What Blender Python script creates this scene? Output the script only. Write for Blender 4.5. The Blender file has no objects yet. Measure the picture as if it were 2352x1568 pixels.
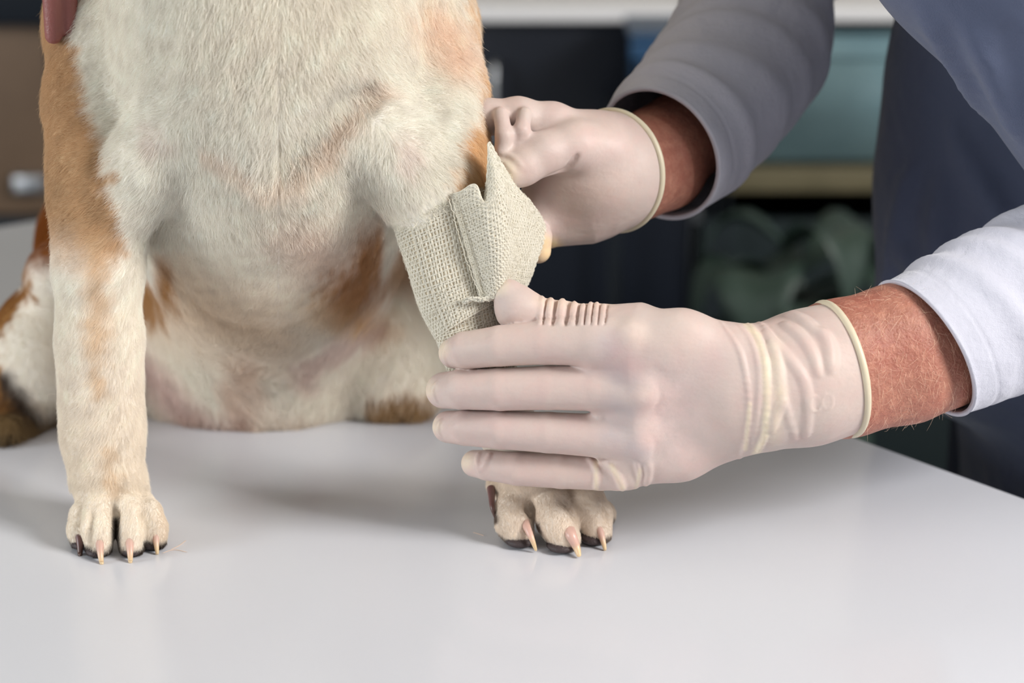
import bpy, math, random
import numpy as np
from mathutils import Vector

random.seed(7)
rng = np.random.default_rng(11)
scene = bpy.context.scene

# ------------------------------------------------------------------ camera
PITCH = math.radians(18.0)
FPX = 4560.0                       # focal length in pixels of a 2352 px wide frame
CAM = np.array([0.0, -1.10, 0.4975])
cam_data = bpy.data.cameras.new('camera')
cam = bpy.data.objects.new('camera', cam_data)
scene.collection.objects.link(cam)
cam.location = CAM
cam.rotation_euler = (math.pi / 2 - PITCH, 0, 0)
cam_data.sensor_width = 36.0
cam_data.lens = FPX * 36.0 / 2352.0
cam_data.clip_start = 0.02
cam_data.clip_end = 60
cam_data.dof.use_dof = True
cam_data.dof.focus_distance = 1.183
cam_data.dof.aperture_fstop = 4.0
scene.camera = cam

# ------------------------------------------------------------------ world and light
world = bpy.data.worlds.new('room_light')
scene.world = world
world.use_nodes = True
wbg = world.node_tree.nodes['Background']
wbg.inputs[0].default_value = (0.93, 0.96, 1.0, 1)
wbg.inputs[1].default_value = 0.30


def area_light(name, loc, target, size, size_y, power, color, spread=180):
    d = bpy.data.lights.new(name, 'AREA')
    d.shape = 'RECTANGLE'
    d.size = size
    d.size_y = size_y
    d.energy = power
    d.color = color
    d.spread = math.radians(spread)
    o = bpy.data.objects.new(name, d)
    scene.collection.objects.link(o)
    o.location = loc
    v = Vector(target) - Vector(loc)
    o.rotation_euler = v.to_track_quat('-Z', 'Y').to_euler()
    return o


area_light('window_daylight', (2.3, -1.12, 1.75), (0.0, 0.0, 0.1), 0.9, 1.1, 132, (1.0, 0.985, 0.97))
area_light('left_fill_light', (-2.6, -0.85, 0.62), (-0.15, 0.1, 0.1), 1.0, 0.9, 46, (0.92, 0.97, 1.0))  # fill lamp added to lift the belly and left side, no window there

scene.view_settings.view_transform = 'Standard'
scene.view_settings.look = 'None'
scene.view_settings.gamma = 1.0
scene.view_settings.exposure = 0.17
scene.view_settings.use_curve_mapping = False
scene.cycles.max_bounces = 7
scene.cycles.diffuse_bounces = 4
scene.cycles.glossy_bounces = 3
scene.cycles.transmission_bounces = 3
scene.cycles.caustics_reflective = False
scene.cycles.caustics_refractive = False

# ------------------------------------------------------------------ helpers
SP, CP = math.sin(PITCH), math.cos(PITCH)


def W(px, py, Y):
    """World point at depth plane Y seen along the ray of image pixel px, py."""
    rx = (px - 1176.0) / FPX
    ry = (784.0 - py) / FPX
    d = np.array([rx, CP + ry * SP, -SP + ry * CP])
    return CAM + d * ((Y - CAM[1]) / d[1])


def Wz(px, py, z):
    """World point at height z seen along the ray of image pixel px, py."""
    rx = (px - 1176.0) / FPX
    ry = (784.0 - py) / FPX
    d = np.array([rx, CP + ry * SP, -SP + ry * CP])
    return CAM + d * ((z - CAM[2]) / d[2])


def depth_of(p):
    q = np.asarray(p) - CAM
    return q[..., 1] * CP - q[..., 2] * SP


def R(rpx, p):
    """Length in metres of rpx pixels at the depth of point p."""
    return rpx * float(depth_of(p)) / FPX


def project(P):
    q = P - CAM
    dep = q[:, 1] * CP - q[:, 2] * SP
    up = q[:, 1] * SP + q[:, 2] * CP
    return 1176 + q[:, 0] / dep * FPX, 784 - up / dep * FPX


def lin(r, g, b):
    def f(c):
        c = c / 255.0
        return c / 12.92 if c <= 0.04045 else ((c + 0.055) / 1.055) ** 2.4
    return (f(r), f(g), f(b))


def norm(v):
    v = np.asarray(v, dtype=float)
    return v / (np.linalg.norm(v) + 1e-12)


def snoise(P, freq, seed):
    """cheap smooth noise: sum of sines in random directions, about -1..1"""
    r = np.random.default_rng(seed)
    out = np.zeros(len(P))
    for i in range(7):
        k = r.normal(size=3)
        k = k / np.linalg.norm(k) * freq * (0.6 + 0.9 * r.random())
        out += np.sin(P @ k + r.random() * 6.28)
    return out / 3.2


# ---- implicit modelling
class Field:
    def __init__(self):
        self.p = []

    def rc(self, a, b, ra, rb, k=0.006, ys=1.0, op=1):
        self.p.append(('rc', np.asarray(a, float), np.asarray(b, float), ra, rb, k, ys, op))

    def chain(self, pts, k=0.006, ys=1.0, op=1):
        """pts: list of (px, py, Y, radius in px)"""
        w = [(W(x, y, Y), R(r, W(x, y, Y))) for x, y, Y, r in pts]
        for (a, ra), (b, rb) in zip(w[:-1], w[1:]):
            self.rc(a, b, ra, rb, k, ys, op)

    def ell(self, c, r, k=0.01, op=1):
        self.p.append(('ell', np.asarray(c, float), np.asarray(r, float), 0, 0, k, 1.0, op))

    def cut(self, c, n):
        self.p.append(('cut', np.asarray(c, float), norm(n), 0, 0, 0, 1.0, 1))

    @staticmethod
    def _d(pr, X, Y, Z):
        kind, a, b, ra, rb, k, ys, op = pr
        if kind == 'rc':
            by = (b[1] - a[1]) * ys
            bx, bz = b[0] - a[0], b[2] - a[2]
            px, py, pz = X - a[0], (Y - a[1]) * ys, Z - a[2]
            L = bx * bx + by * by + bz * bz + 1e-14
            h = np.clip((px * bx + py * by + pz * bz) / L, 0, 1)
            return np.sqrt((px - h * bx) ** 2 + (py - h * by) ** 2 + (pz - h * bz) ** 2) - (ra + (rb - ra) * h)
        if kind == 'ell':
            k0 = np.sqrt(((X - a[0]) / b[0]) ** 2 + ((Y - a[1]) / b[1]) ** 2 + ((Z - a[2]) / b[2]) ** 2)
            k1 = np.sqrt(((X - a[0]) / b[0] ** 2) ** 2 + ((Y - a[1]) / b[1] ** 2) ** 2 + ((Z - a[2]) / b[2] ** 2) ** 2)
            return k0 * (k0 - 1.0) / (k1 + 1e-9)
        return (X - a[0]) * b[0] + (Y - a[1]) * b[1] + (Z - a[2]) * b[2]

    @staticmethod
    def _mix(F, d, pr):
        k, op = pr[5], pr[7]
        if pr[0] == 'cut':
            return np.maximum(F, d)
        if op > 0:
            h = np.maximum(k - np.abs(F - d), 0) / k
            return np.minimum(F, d) - h * h * k * 0.25
        h = np.maximum(k - np.abs(F + d), 0) / k
        return np.maximum(F, -d) + h * h * k * 0.25

    def at(self, P):
        P = np.atleast_2d(P)
        F = np.full(len(P), 1.0)
        for pr in self.p:
            F = self._mix(F, self._d(pr, P[:, 0], P[:, 1], P[:, 2]), pr)
        return F

    def bounds(self):
        lo, hi = np.full(3, 9.0), np.full(3, -9.0)
        for kind, a, b, ra, rb, k, ys, op in self.p:
            if kind == 'rc' and op > 0:
                r = max(ra, rb) + k
                lo = np.minimum(lo, np.minimum(a, b) - r)
                hi = np.maximum(hi, np.maximum(a, b) + r)
            elif kind == 'ell' and op > 0:
                lo = np.minimum(lo, a - b - k)
                hi = np.maximum(hi, a + b + k)
        return lo, hi

    def mesh(self, h, smooth=1, clip=None):
        lo, hi = self.bounds()
        if clip is not None:
            lo = np.maximum(lo, clip[0]); hi = np.minimum(hi, clip[1])
        lo = lo - 3 * h
        n = np.ceil((hi + 3 * h - lo) / h).astype(int) + 1
        ax = [lo[i] + h * np.arange(n[i]) for i in range(3)]
        F = np.full(n, 0.05, dtype=np.float32)
        for pr in self.p:
            kind, a, b, ra, rb, k, ys, op = pr
            if kind == 'cut':
                d = self._d(pr, ax[0][:, None, None], ax[1][None, :, None], ax[2][None, None, :])
                F = np.maximum(F, d.astype(np.float32))
                continue
            if kind == 'rc':
                r = max(ra, rb) + k + 3 * h
                l, u = np.minimum(a, b) - r, np.maximum(a, b) + r
            else:
                l, u = a - b - k - 3 * h, a + b + k + 3 * h
            i0 = np.maximum(((l - lo) / h).astype(int), 0)
            i1 = np.minimum(((u - lo) / h).astype(int) + 2, n)
            if np.any(i1 <= i0):
                continue
            s = tuple(slice(i0[i], i1[i]) for i in range(3))
            X = ax[0][s[0]][:, None, None].astype(np.float32)
            Y = ax[1][s[1]][None, :, None].astype(np.float32)
            Z = ax[2][s[2]][None, None, :].astype(np.float32)
            F[s] = self._mix(F[s], self._d(pr, X, Y, Z).astype(np.float32), pr)
        V, Q = surface_nets(F, lo, h)
        if smooth:
            V = relax(V, Q, smooth)
        return V, Q

    def hit(self, px, py, y0=-0.25, y1=0.6):
        """front surface point along the ray of pixel px, py (or None)"""
        a, b = W(px, py, y0), W(px, py, y1)
        t = np.linspace(0, 1, 900)
        P = a + (b - a) * t[:, None]
        F = self.at(P)
        i = np.argmax(F < 0)
        if F[i] >= 0:
            return None
        return P[i]

    def ridge(self, pts, r, k=0.0015, sink=0.0, taper=True, op=1, step=9.0):
        """a raised fold (or a groove for op=-1) laid along pixel polyline pts on the front surface"""
        pts = spline([tuple(map(float, p)) for p in pts], max(2, int(step)))
        base = Field(); base.p = [q for q in self.p]
        P = [base.hit(x, y) for x, y in pts]
        P = [p for p in P if p is not None]
        n = len(P)
        if n < 2:
            return
        P = np.array(P)
        for _ in range(3):
            P[1:-1] = (P[:-2] + 2 * P[1:-1] + P[2:]) / 4
        rr = []
        for i, p in enumerate(P):
            t = i / (n - 1)
            w = math.sin(math.pi * min(1, max(0, t))) ** 0.5 if taper else 1.0
            rr.append(R(r, p) * (0.25 + 0.75 * w))
        for i in range(n - 1):
            if np.linalg.norm(P[i + 1] - P[i]) > 0.03:
                continue
            self.rc(P[i] + np.array([0, sink * rr[i], 0]), P[i + 1] + np.array([0, sink * rr[i + 1], 0]), rr[i], rr[i + 1], k, 1.0, op)


def spline(pts, per=6):
    """Catmull-Rom through tuples of any length"""
    A = np.asarray(pts, float)
    if len(A) < 3:
        t = np.linspace(0, 1, per * 2)[:, None]
        return A[0] + (A[-1] - A[0]) * t
    E = np.vstack([2 * A[0] - A[1], A, 2 * A[-1] - A[-2]])
    out = []
    for i in range(1, len(E) - 2):
        p0, p1, p2, p3 = E[i - 1], E[i], E[i + 1], E[i + 2]
        for j in range(per):
            t = j / per
            out.append(0.5 * ((2 * p1) + (-p0 + p2) * t + (2 * p0 - 5 * p1 + 4 * p2 - p3) * t * t
                              + (-p0 + 3 * p1 - 3 * p2 + p3) * t ** 3))
    out.append(A[-1])
    return np.array(out)


def surface_nets(F, lo, h):
    S = F < 0
    nx, ny, nz = F.shape
    c = np.zeros((nx - 1, ny - 1, nz - 1), dtype=np.int8)
    for dx in (0, 1):
        for dy in (0, 1):
            for dz in (0, 1):
                c += S[dx:nx - 1 + dx, dy:ny - 1 + dy, dz:nz - 1 + dz]
    act = (c > 0) & (c < 8)
    idx = np.argwhere(act)
    ids = np.full(act.shape, -1, dtype=np.int64)
    ids[act] = np.arange(len(idx))
    i, j, k = idx.T
    corner = {}
    for dx in (0, 1):
        for dy in (0, 1):
            for dz in (0, 1):
                corner[(dx, dy, dz)] = F[i + dx, j + dy, k + dz].astype(float)
    acc = np.zeros((len(idx), 3)); cnt = np.zeros(len(idx))
    for a in corner:
        for d in range(3):
            if a[d]:
                continue
            b = list(a); b[d] = 1; b = tuple(b)
            fa, fb = corner[a], corner[b]
            m = (fa < 0) != (fb < 0)
            t = np.where(m, fa / np.where(m, fa - fb, 1), 0)
            p = np.tile(np.array(a, float), (len(idx), 1))
            p[:, d] = t
            acc[m] += p[m]; cnt[m] += 1
    V = lo + h * (idx + acc / cnt[:, None])
    quads = []
    for d in range(3):
        e1, e2 = (d + 1) % 3, (d + 2) % 3
        sl = [slice(None)] * 3; sl2 = [slice(None)] * 3
        sl[d] = slice(0, -1); sl2[d] = slice(1, None)
        A, B = S[tuple(sl)], S[tuple(sl2)]
        ch = np.argwhere(A != B)
        ok = (ch[:, e1] > 0) & (ch[:, e2] > 0)
        for q in range(3):
            if q != d:
                ok &= ch[:, q] < F.shape[q] - 1
        ch = ch[ok]
        ins = A[ch[:, 0], ch[:, 1], ch[:, 2]]
        u = np.zeros(3, int); u[e1] = 1
        v = np.zeros(3, int); v[e2] = 1
        def g(o):
            w = ch - o
            return ids[w[:, 0], w[:, 1], w[:, 2]]
        q = np.stack([g(u * 0), g(u), g(u + v), g(v)], 1)
        q[~ins] = q[~ins][:, ::-1]
        quads.append(q)
    Q = np.concatenate(quads)
    return V, Q[(Q >= 0).all(1)]


def relax(V, Q, it):
    E = np.concatenate([Q[:, [0, 1]], Q[:, [1, 2]], Q[:, [2, 3]], Q[:, [3, 0]]])
    n = len(V)
    deg = np.bincount(E.ravel(), minlength=n).astype(float)[:, None] + 1e-9
    for _ in range(it):
        for f in (0.55, -0.5):
            acc = np.stack([np.bincount(E[:, 0], V[E[:, 1], d], n) + np.bincount(E[:, 1], V[E[:, 0], d], n) for d in range(3)], 1)
            V = V + f * (acc / deg - V)
    return V


def mesh_object(name, V, Q, mat, parent=None, colors=None, smooth=True, cols2=None):
    V = np.asarray(V, dtype=np.float32)
    Q = np.asarray(Q)
    me = bpy.data.meshes.new(name)
    me.vertices.add(len(V))
    me.vertices.foreach_set('co', V.ravel())
    m = Q.shape[1]
    me.loops.add(len(Q) * m)
    me.loops.foreach_set('vertex_index', Q.astype(np.int32).ravel())
    me.polygons.add(len(Q))
    me.polygons.foreach_set('loop_start', np.arange(0, len(Q) * m, m, dtype=np.int32))
    if smooth:
        me.polygons.foreach_set('use_smooth', np.ones(len(Q), dtype=bool))
    me.update(calc_edges=True)
    me.validate()
    if colors is not None:
        ca = me.color_attributes.new('Col', 'FLOAT_COLOR', 'POINT')
        c = np.ones((len(V), 4), dtype=np.float32)
        c[:, :3] = colors
        ca.data.foreach_set('color', c.ravel())
    me.materials.append(mat)
    o = bpy.data.objects.new(name, me)
    scene.collection.objects.link(o)
    if parent is not None:
        o.parent = parent
        o.matrix_parent_inverse = parent.matrix_world.inverted() if False else o.matrix_parent_inverse
        loc = np.array(parent_loc(parent))
        me.transform(__import__('mathutils').Matrix.Translation(-Vector(loc)))
    return o


def parent_loc(p):
    v = Vector((0, 0, 0))
    while p is not None:
        v = v + Vector(p.location)
        p = p.parent
    return v


def thing(name, label, cat, loc, group=None):
    o = bpy.data.objects.new(name, None)
    scene.collection.objects.link(o)
    o.empty_display_size = 0.05
    o.location = loc
    tag(o, label, cat, group)
    return o


def tag(o, label=None, cat=None, group=None, kind=None):
    if label: o['label'] = label
    if cat: o['category'] = cat
    if group: o['group'] = group
    if kind: o['kind'] = kind
    return o


def box_mesh(lo, hi, bevel=0.0):
    lo = np.asarray(lo, float); hi = np.asarray(hi, float)
    V = np.array([[lo[0] if i & 1 == 0 else hi[0], lo[1] if i & 2 == 0 else hi[1], lo[2] if i & 4 == 0 else hi[2]] for i in range(8)])
    Q = np.array([[0, 2, 3, 1], [4, 5, 7, 6], [0, 1, 5, 4], [2, 6, 7, 3], [0, 4, 6, 2], [1, 3, 7, 5]])
    return V, Q


def box_object(name, lo, hi, mat, parent=None, bevel=0.0):
    V, Q = box_mesh(lo, hi)
    o = mesh_object(name, V, Q, mat, parent, smooth=False)
    if bevel:
        b = o.modifiers.new('bevel', 'BEVEL'); b.width = bevel; b.segments = 3
    return o


def tube_mesh(C, U, S, close=True):
    """rings: centres C (n,3), half axes U, S (n,3) -> around m"""
    m = 96
    t = np.linspace(0, 2 * np.pi, m, endpoint=False)
    return C[:, None, :] + np.cos(t)[None, :, None] * U[:, None, :] + np.sin(t)[None, :, None] * S[:, None, :]


def grid_quads(n, m, wrap=True):
    i = np.arange(n - 1)[:, None]
    j = np.arange(m if wrap else m - 1)[None, :]
    j2 = (j + 1) % m
    return np.stack([i * m + j, i * m + j2, (i + 1) * m + j2, (i + 1) * m + j], -1).reshape(-1, 4)


def path_tube(P, r, m=8, close=False, flat=None):
    """thin tube mesh along points P with radii r; returns V,Q"""
    P = np.asarray(P, float); n = len(P)
    r = np.full(n, r) if np.isscalar(r) else np.asarray(r)
    T = np.gradient(P, axis=0) if not close else np.roll(P, -1, 0) - np.roll(P, 1, 0)
    T /= np.linalg.norm(T, axis=1)[:, None] + 1e-12
    ref = np.array([0.0, -1.0, 0.15])
    A = ref - (T @ ref)[:, None] * T
    A /= np.linalg.norm(A, axis=1)[:, None] + 1e-9
    B = np.cross(T, A)
    t = np.linspace(0, 2 * np.pi, m, endpoint=False)
    V = P[:, None] + r[:, None, None] * (np.cos(t)[None, :, None] * A[:, None] + np.sin(t)[None, :, None] * B[:, None])
    V = V.reshape(-1, 3)
    Q = grid_quads(n, m)
    if close:
        a = (n - 1) * m + np.arange(m); b = (n - 1) * m + (np.arange(m) + 1) % m
        c = (np.arange(m) + 1) % m; d = np.arange(m)
        Q = np.vstack([Q, np.stack([a, b, c, d], 1)])
    else:
        V = V.reshape(n, m, 3)
        V[0] = P[0] + (V[0] - P[0]) * 0.02
        V[-1] = P[-1] + (V[-1] - P[-1]) * 0.02
        V = V.reshape(-1, 3)
    return V, Q


def merge(parts):
    Vs, Qs, o = [], [], 0
    for V, Q in parts:
        Vs.append(V); Qs.append(Q + o); o += len(V)
    return np.vstack(Vs), np.vstack(Qs)


def hair_object(name, P, radius, colors, mat, parent=None):
    """P (n, k, 3) strand points; radius (n,k); colors (n,3)"""
    n, k, _ = P.shape
    hc = bpy.data.hair_curves.new(name)
    hc.add_curves([k] * n)
    loc = np.array(parent_loc(parent)) if parent is not None else 0
    hc.attributes['position'].data.foreach_set('vector', (P - loc).astype(np.float32).ravel())
    ra = hc.attributes.get('radius') or hc.attributes.new('radius', 'FLOAT', 'POINT')
    ra.data.foreach_set('value', radius.astype(np.float32).ravel())
    ca = hc.attributes.new('Col', 'FLOAT_COLOR', 'CURVE')
    c = np.ones((n, 4), dtype=np.float32); c[:, :3] = colors
    ca.data.foreach_set('color', c.ravel())
    hc.materials.append(mat)
    o = bpy.data.objects.new(name, hc)
    scene.collection.objects.link(o)
    if parent is not None:
        o.parent = parent
    return o


# ------------------------------------------------------------------ materials
def material(name, color=(0.5, 0.5, 0.5), rough=0.5, attr=False, noise=None, bump=None, metallic=0.0,
             sss=0.0, sss_r=(0.01, 0.006, 0.004), coat=0.0, sheen=0.0, spec=0.5, translucent=0.0, ior=1.5):
    m = bpy.data.materials.new(name)
    m.use_nodes = True
    nt = m.node_tree
    N, L = nt.nodes, nt.links
    b = N['Principled BSDF']
    b.inputs['Base Color'].default_value = (*color, 1)
    b.inputs['Roughness'].default_value = rough
    b.inputs['Metallic'].default_value = metallic
    b.inputs['Coat Weight'].default_value = coat
    b.inputs['Sheen Weight'].default_value = sheen
    b.inputs['Specular IOR Level'].default_value = spec
    b.inputs['IOR'].default_value = ior
    if sss:
        b.inputs['Subsurface Weight'].default_value = sss
        b.inputs['Subsurface Radius'].default_value = sss_r
        b.inputs['Subsurface Scale'].default_value = 1.0
    src = None
    if attr:
        a = N.new('ShaderNodeAttribute'); a.attribute_name = 'Col'
        src = a.outputs['Color']
    tc = N.new('ShaderNodeTexCoord')
    if noise:
        for scale, amt, c2 in noise:
            nz = N.new('ShaderNodeTexNoise'); nz.inputs['Scale'].default_value = scale
            nz.inputs['Detail'].default_value = 4
            L.new(tc.outputs['Object'], nz.inputs['Vector'])
            mr = N.new('ShaderNodeMapRange')
            mr.inputs['From Min'].default_value = 0.42; mr.inputs['From Max'].default_value = 0.68
            mr.inputs['To Max'].default_value = amt
            L.new(nz.outputs['Fac'], mr.inputs['Value'])
            mx = N.new('ShaderNodeMix'); mx.data_type = 'RGBA'
            L.new(mr.outputs['Result'], mx.inputs[0])
            if src is not None:
                L.new(src, mx.inputs[6])
            else:
                mx.inputs[6].default_value = (*color, 1)
            mx.inputs[7].default_value = (*c2, 1)
            src = mx.outputs[2]
    if src is not None:
        L.new(src, b.inputs['Base Color'])
    prev = None
    for scale, dist, stretch in (bump or []):
        mp = N.new('ShaderNodeMapping'); mp.inputs['Scale'].default_value = stretch
        L.new(tc.outputs['Object'], mp.inputs['Vector'])
        nz = N.new('ShaderNodeTexNoise'); nz.inputs['Scale'].default_value = scale
        nz.inputs['Detail'].default_value = 3
        L.new(mp.outputs['Vector'], nz.inputs['Vector'])
        bp = N.new('ShaderNodeBump'); bp.inputs['Distance'].default_value = dist
        bp.inputs['Strength'].default_value = 1.0
        L.new(nz.outputs['Fac'], bp.inputs['Height'])
        if prev is not None:
            L.new(prev, bp.inputs['Normal'])
        prev = bp.outputs['Normal']
    if prev is not None:
        L.new(prev, b.inputs['Normal'])
    if translucent:
        tr = N.new('ShaderNodeBsdfTranslucent')
        if src is not None:
            L.new(src, tr.inputs['Color'])
        else:
            tr.inputs['Color'].default_value = (*color, 1)
        ms = N.new('ShaderNodeMixShader'); ms.inputs[0].default_value = translucent
        L.new(b.outputs[0], ms.inputs[1]); L.new(tr.outputs[0], ms.inputs[2])
        L.new(ms.outputs[0], N['Material Output'].inputs['Surface'])
    return m


M = {}
M['table'] = material('glossy_white_laminate', lin(210, 211, 217), 0.16, spec=0.5,
                      bump=[(3.0, 0.0004, (1, 1, 1))])
M['table_edge'] = material('table_edge', lin(196, 198, 202), 0.35)
M['steel'] = material('brushed_steel', (0.55, 0.56, 0.58), 0.3, metallic=1.0, bump=[(60, 0.0003, (1, 1, 30))])
M['dog_skin'] = material('dog_undercoat', attr=True, rough=0.9, spec=0.1)
M['fur'] = material('dog_fur', attr=True, rough=0.6, spec=0.25, translucent=0.28)
M['claw'] = material('claw_horn', attr=True, rough=0.35, sss=0.2)
M['pad'] = material('paw_pad_skin', lin(58, 46, 46), 0.6, bump=[(900, 0.0004, (1, 1, 1))])
M['latex'] = material('latex_glove', attr=True, rough=0.5, spec=0.3, sss=0.25, sss_r=(0.006, 0.003, 0.002),
                      noise=[(55, 0.35, lin(205, 172, 166)), (140, 0.30, lin(198, 184, 176)), (500, 0.10, lin(188, 166, 160))],
                      bump=[(300, 0.00015, (1, 1, 1)), (60, 0.0010, (0.5, 1, 1))])
M['latex_rim'] = material('latex_rolled_rim', lin(214, 203, 178), 0.4, spec=0.4, sss=0.2, sss_r=(0.004, 0.003, 0.002))
M['skin'] = material('human_skin', lin(170, 116, 98), 0.5, spec=0.35, sss=0.2, sss_r=(0.008, 0.003, 0.0015),
                     noise=[(30, 0.5, lin(168, 92, 78)), (150, 0.45, lin(204, 148, 124)), (500, 0.35, lin(150, 84, 70))],
                     bump=[(700, 0.0006, (1, 1, 1)), (220, 0.0007, (1, 1, 1))])
M['skin_owner'] = material('owner_skin', lin(142, 86, 80), 0.5, sss=0.2, sss_r=(0.008, 0.003, 0.0015),
                           bump=[(500, 0.0004, (1, 1, 1))])
M['arm_hair'] = material('arm_hair', lin(252, 222, 196), 0.4, translucent=0.2)
M['shirt'] = material('white_jersey', lin(198, 198, 210), 0.9, sheen=0.3, spec=0.2,
                      bump=[(1600, 0.0003, (1, 1, 1)), (70, 0.002, (1, 1, 1))])
M['tunic'] = material('navy_scrubs', lin(84, 92, 116), 0.85, spec=0.25, sheen=0.2,
                      bump=[(1200, 0.0004, (1, 1, 1)), (14, 0.008, (1, 1, 1))])
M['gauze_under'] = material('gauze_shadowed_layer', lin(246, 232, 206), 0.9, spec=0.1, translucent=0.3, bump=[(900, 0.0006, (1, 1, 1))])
M['gauze'] = material('gauze_thread', lin(255, 250, 236), 0.85, spec=0.15, translucent=0.35,
                      noise=[(900, 0.3, lin(250, 242, 224))], bump=[(2500, 0.0004, (1, 1, 1))])

# ================================================================== the room
FLOOR = -0.90
M['floor'] = material('dark_vinyl_floor', lin(42, 48, 52), 0.4, noise=[(6, 0.4, lin(30, 36, 40))])
M['wall'] = material('off_white_wall', lin(196, 190, 178), 0.8, bump=[(300, 0.0005, (1, 1, 1))])
M['counter'] = material('white_countertop', lin(226, 224, 224), 0.3)
M['navy'] = material('navy_cabinet_glass', lin(18, 23, 33), 0.35)
M['navy_frame'] = material('dark_cabinet_frame', lin(24, 30, 36), 0.45)
M['brown'] = material('brown_wood_veneer', lin(104, 84, 66), 0.5, noise=[(9, 0.5, lin(84, 66, 50))],
                      bump=[(40, 0.0006, (1, 1, 14))])
M['black_top'] = material('black_worktop', lin(18, 24, 32), 0.35)
M['olive'] = material('olive_wood_shelf', lin(104, 96, 72), 0.55, noise=[(12, 0.5, lin(82, 76, 54))])
M['teal'] = material('teal_plastic', lin(138, 168, 174), 0.45, noise=[(8, 0.5, lin(104, 136, 146))])
M['blue'] = material('blue_plastic', lin(42, 74, 106), 0.4)
M['green_cab'] = material('dark_green_door', lin(26, 36, 38), 0.4)
M['leaf'] = material('plant_leaf', lin(52, 68, 60), 0.5, noise=[(30, 0.5, lin(38, 54, 44))])
M['pot'] = material('dark_pot', lin(40, 44, 44), 0.5)
M['soil'] = material('soil', lin(40, 32, 26), 0.9)

fl = box_object('floor', (-4, -3.5, FLOOR - 0.05), (4, 3.2, FLOOR), M['floor'])
tag(fl, 'dark vinyl floor', kind='structure')
wb = box_object('wall_back', (-4, 2.55, FLOOR), (4, 2.65, 1.9), M['wall'])
tag(wb, 'off-white wall behind the counter', kind='structure')
sk = box_object('baseboard_back', (-4, 2.53, FLOOR), (4, 2.55, FLOOR + 0.09), M['navy_frame'])
tag(sk, kind='structure')

cl = box_object('ceiling', (-4, -1.2, 1.9), (4, 2.65, 1.95), M['wall'])
tag(cl, 'plain ceiling', kind='structure')
wl = box_object('wall_left', (-3.1, -1.2, FLOOR), (-3.0, 2.55, 1.9), M['wall'])
tag(wl, 'plain wall', kind='structure')
YF = 1.80   # plane of the cabinet fronts
def X_at(px, Y, py=300):
    return W(px, py, Y)[0]
def Z_at(py, Y):
    return W(1176, py, Y)[2]

# ---- white worktop run and the units under it
xr0, xr1 = X_at(520, YF), 2.6
z_top, z_under = Z_at(14, YF - 0.03), Z_at(52, YF - 0.03)
wt = box_object('countertop', (xr0, YF - 0.03, z_under), (xr1, 2.549, z_top), M['counter'], bevel=0.004)
tag(wt, 'long white countertop along the back wall', 'countertop')

def cabinet_unit(x0, x1, z0, z1, mat, panel, label, doors=2, handle=True):
    t = thing('cabinet', label, 'cabinet', ((x0 + x1) / 2, YF + 0.3, z0))
    w = 0.018
    box_object('side_panel', (x0, YF + 0.02, z0), (x0 + w, 2.5, z1), mat, t)
    box_object('side_panel', (x1 - w, YF + 0.02, z0), (x1, 2.5, z1), mat, t)
    box_object('back_panel', (x0, 2.48, z0), (x1, 2.5, z1), mat, t)
    box_object('base_panel', (x0, YF + 0.02, z0), (x1, 2.5, z0 + w), mat, t)
    dw = (x1 - x0) / doors
    for i in range(doors):
        a, b = x0 + i * dw + 0.002, x0 + (i + 1) * dw - 0.002
        d = box_object('door', (a, YF, z0 + 0.003), (b, YF + 0.019, z1 - 0.003), panel, t, bevel=0.002)
        if handle:
            hx = b - 0.05 if i % 2 == 0 else a + 0.05
            V, Q = path_tube(spline([(hx, YF + 0.002, z1 - 0.20), (hx, YF - 0.03, z1 - 0.195), (hx, YF - 0.03, z1 - 0.07), (hx, YF + 0.002, z1 - 0.065)], 5), 0.005)
            mesh_object('handle', V, Q, M['steel'], d)
    return t

XS0 = X_at(1590, YF)
cabinet_unit(xr0, XS0, FLOOR + 0.1, z_under, M['navy_frame'], M['navy'],
             'near-black navy cabinet with two doors under the white countertop')
# open unit with shelf, teal crate above, dark drawers below
x0, x1 = XS0 + 0.001, XS0 + 1.0
zs1, zs0 = Z_at(378, YF + 0.02), Z_at(432, YF + 0.02)
t = thing('shelf_unit', 'open dark shelf unit with an olive wooden shelf, under the countertop', 'shelf unit', ((x0 + x1) / 2, YF + 0.3, FLOOR + 0.1))
box_object('side_panel', (x0, YF, FLOOR + 0.1), (x0 + 0.018, 2.5, z_under), M['navy_frame'], t)
box_object('side_panel', (x1 - 0.018, YF, FLOOR + 0.1), (x1, 2.5, z_under), M['navy_frame'], t)
box_object('back_panel', (x0, 2.48, FLOOR + 0.1), (x1, 2.5, z_under), M['navy_frame'], t)
box_object('shelf', (x0 + 0.018, YF - 0.005, zs0), (x1 - 0.018, 2.48, zs1), M['olive'], t, bevel=0.002)
d = box_object('drawer', (x0 + 0.002, YF, FLOOR + 0.12), (x1 - 0.002, YF + 0.02, Z_at(505, YF)), M['green_cab'], t, bevel=0.002)
V, Q = path_tube(spline([(x0 + 0.4, YF + 0.002, -0.42), (x0 + 0.41, YF - 0.03, -0.42), (x0 + 0.55, YF - 0.03, -0.42), (x0 + 0.56, YF + 0.002, -0.42)], 5), 0.005)
mesh_object('handle', V, Q, M['steel'], d)

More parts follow.
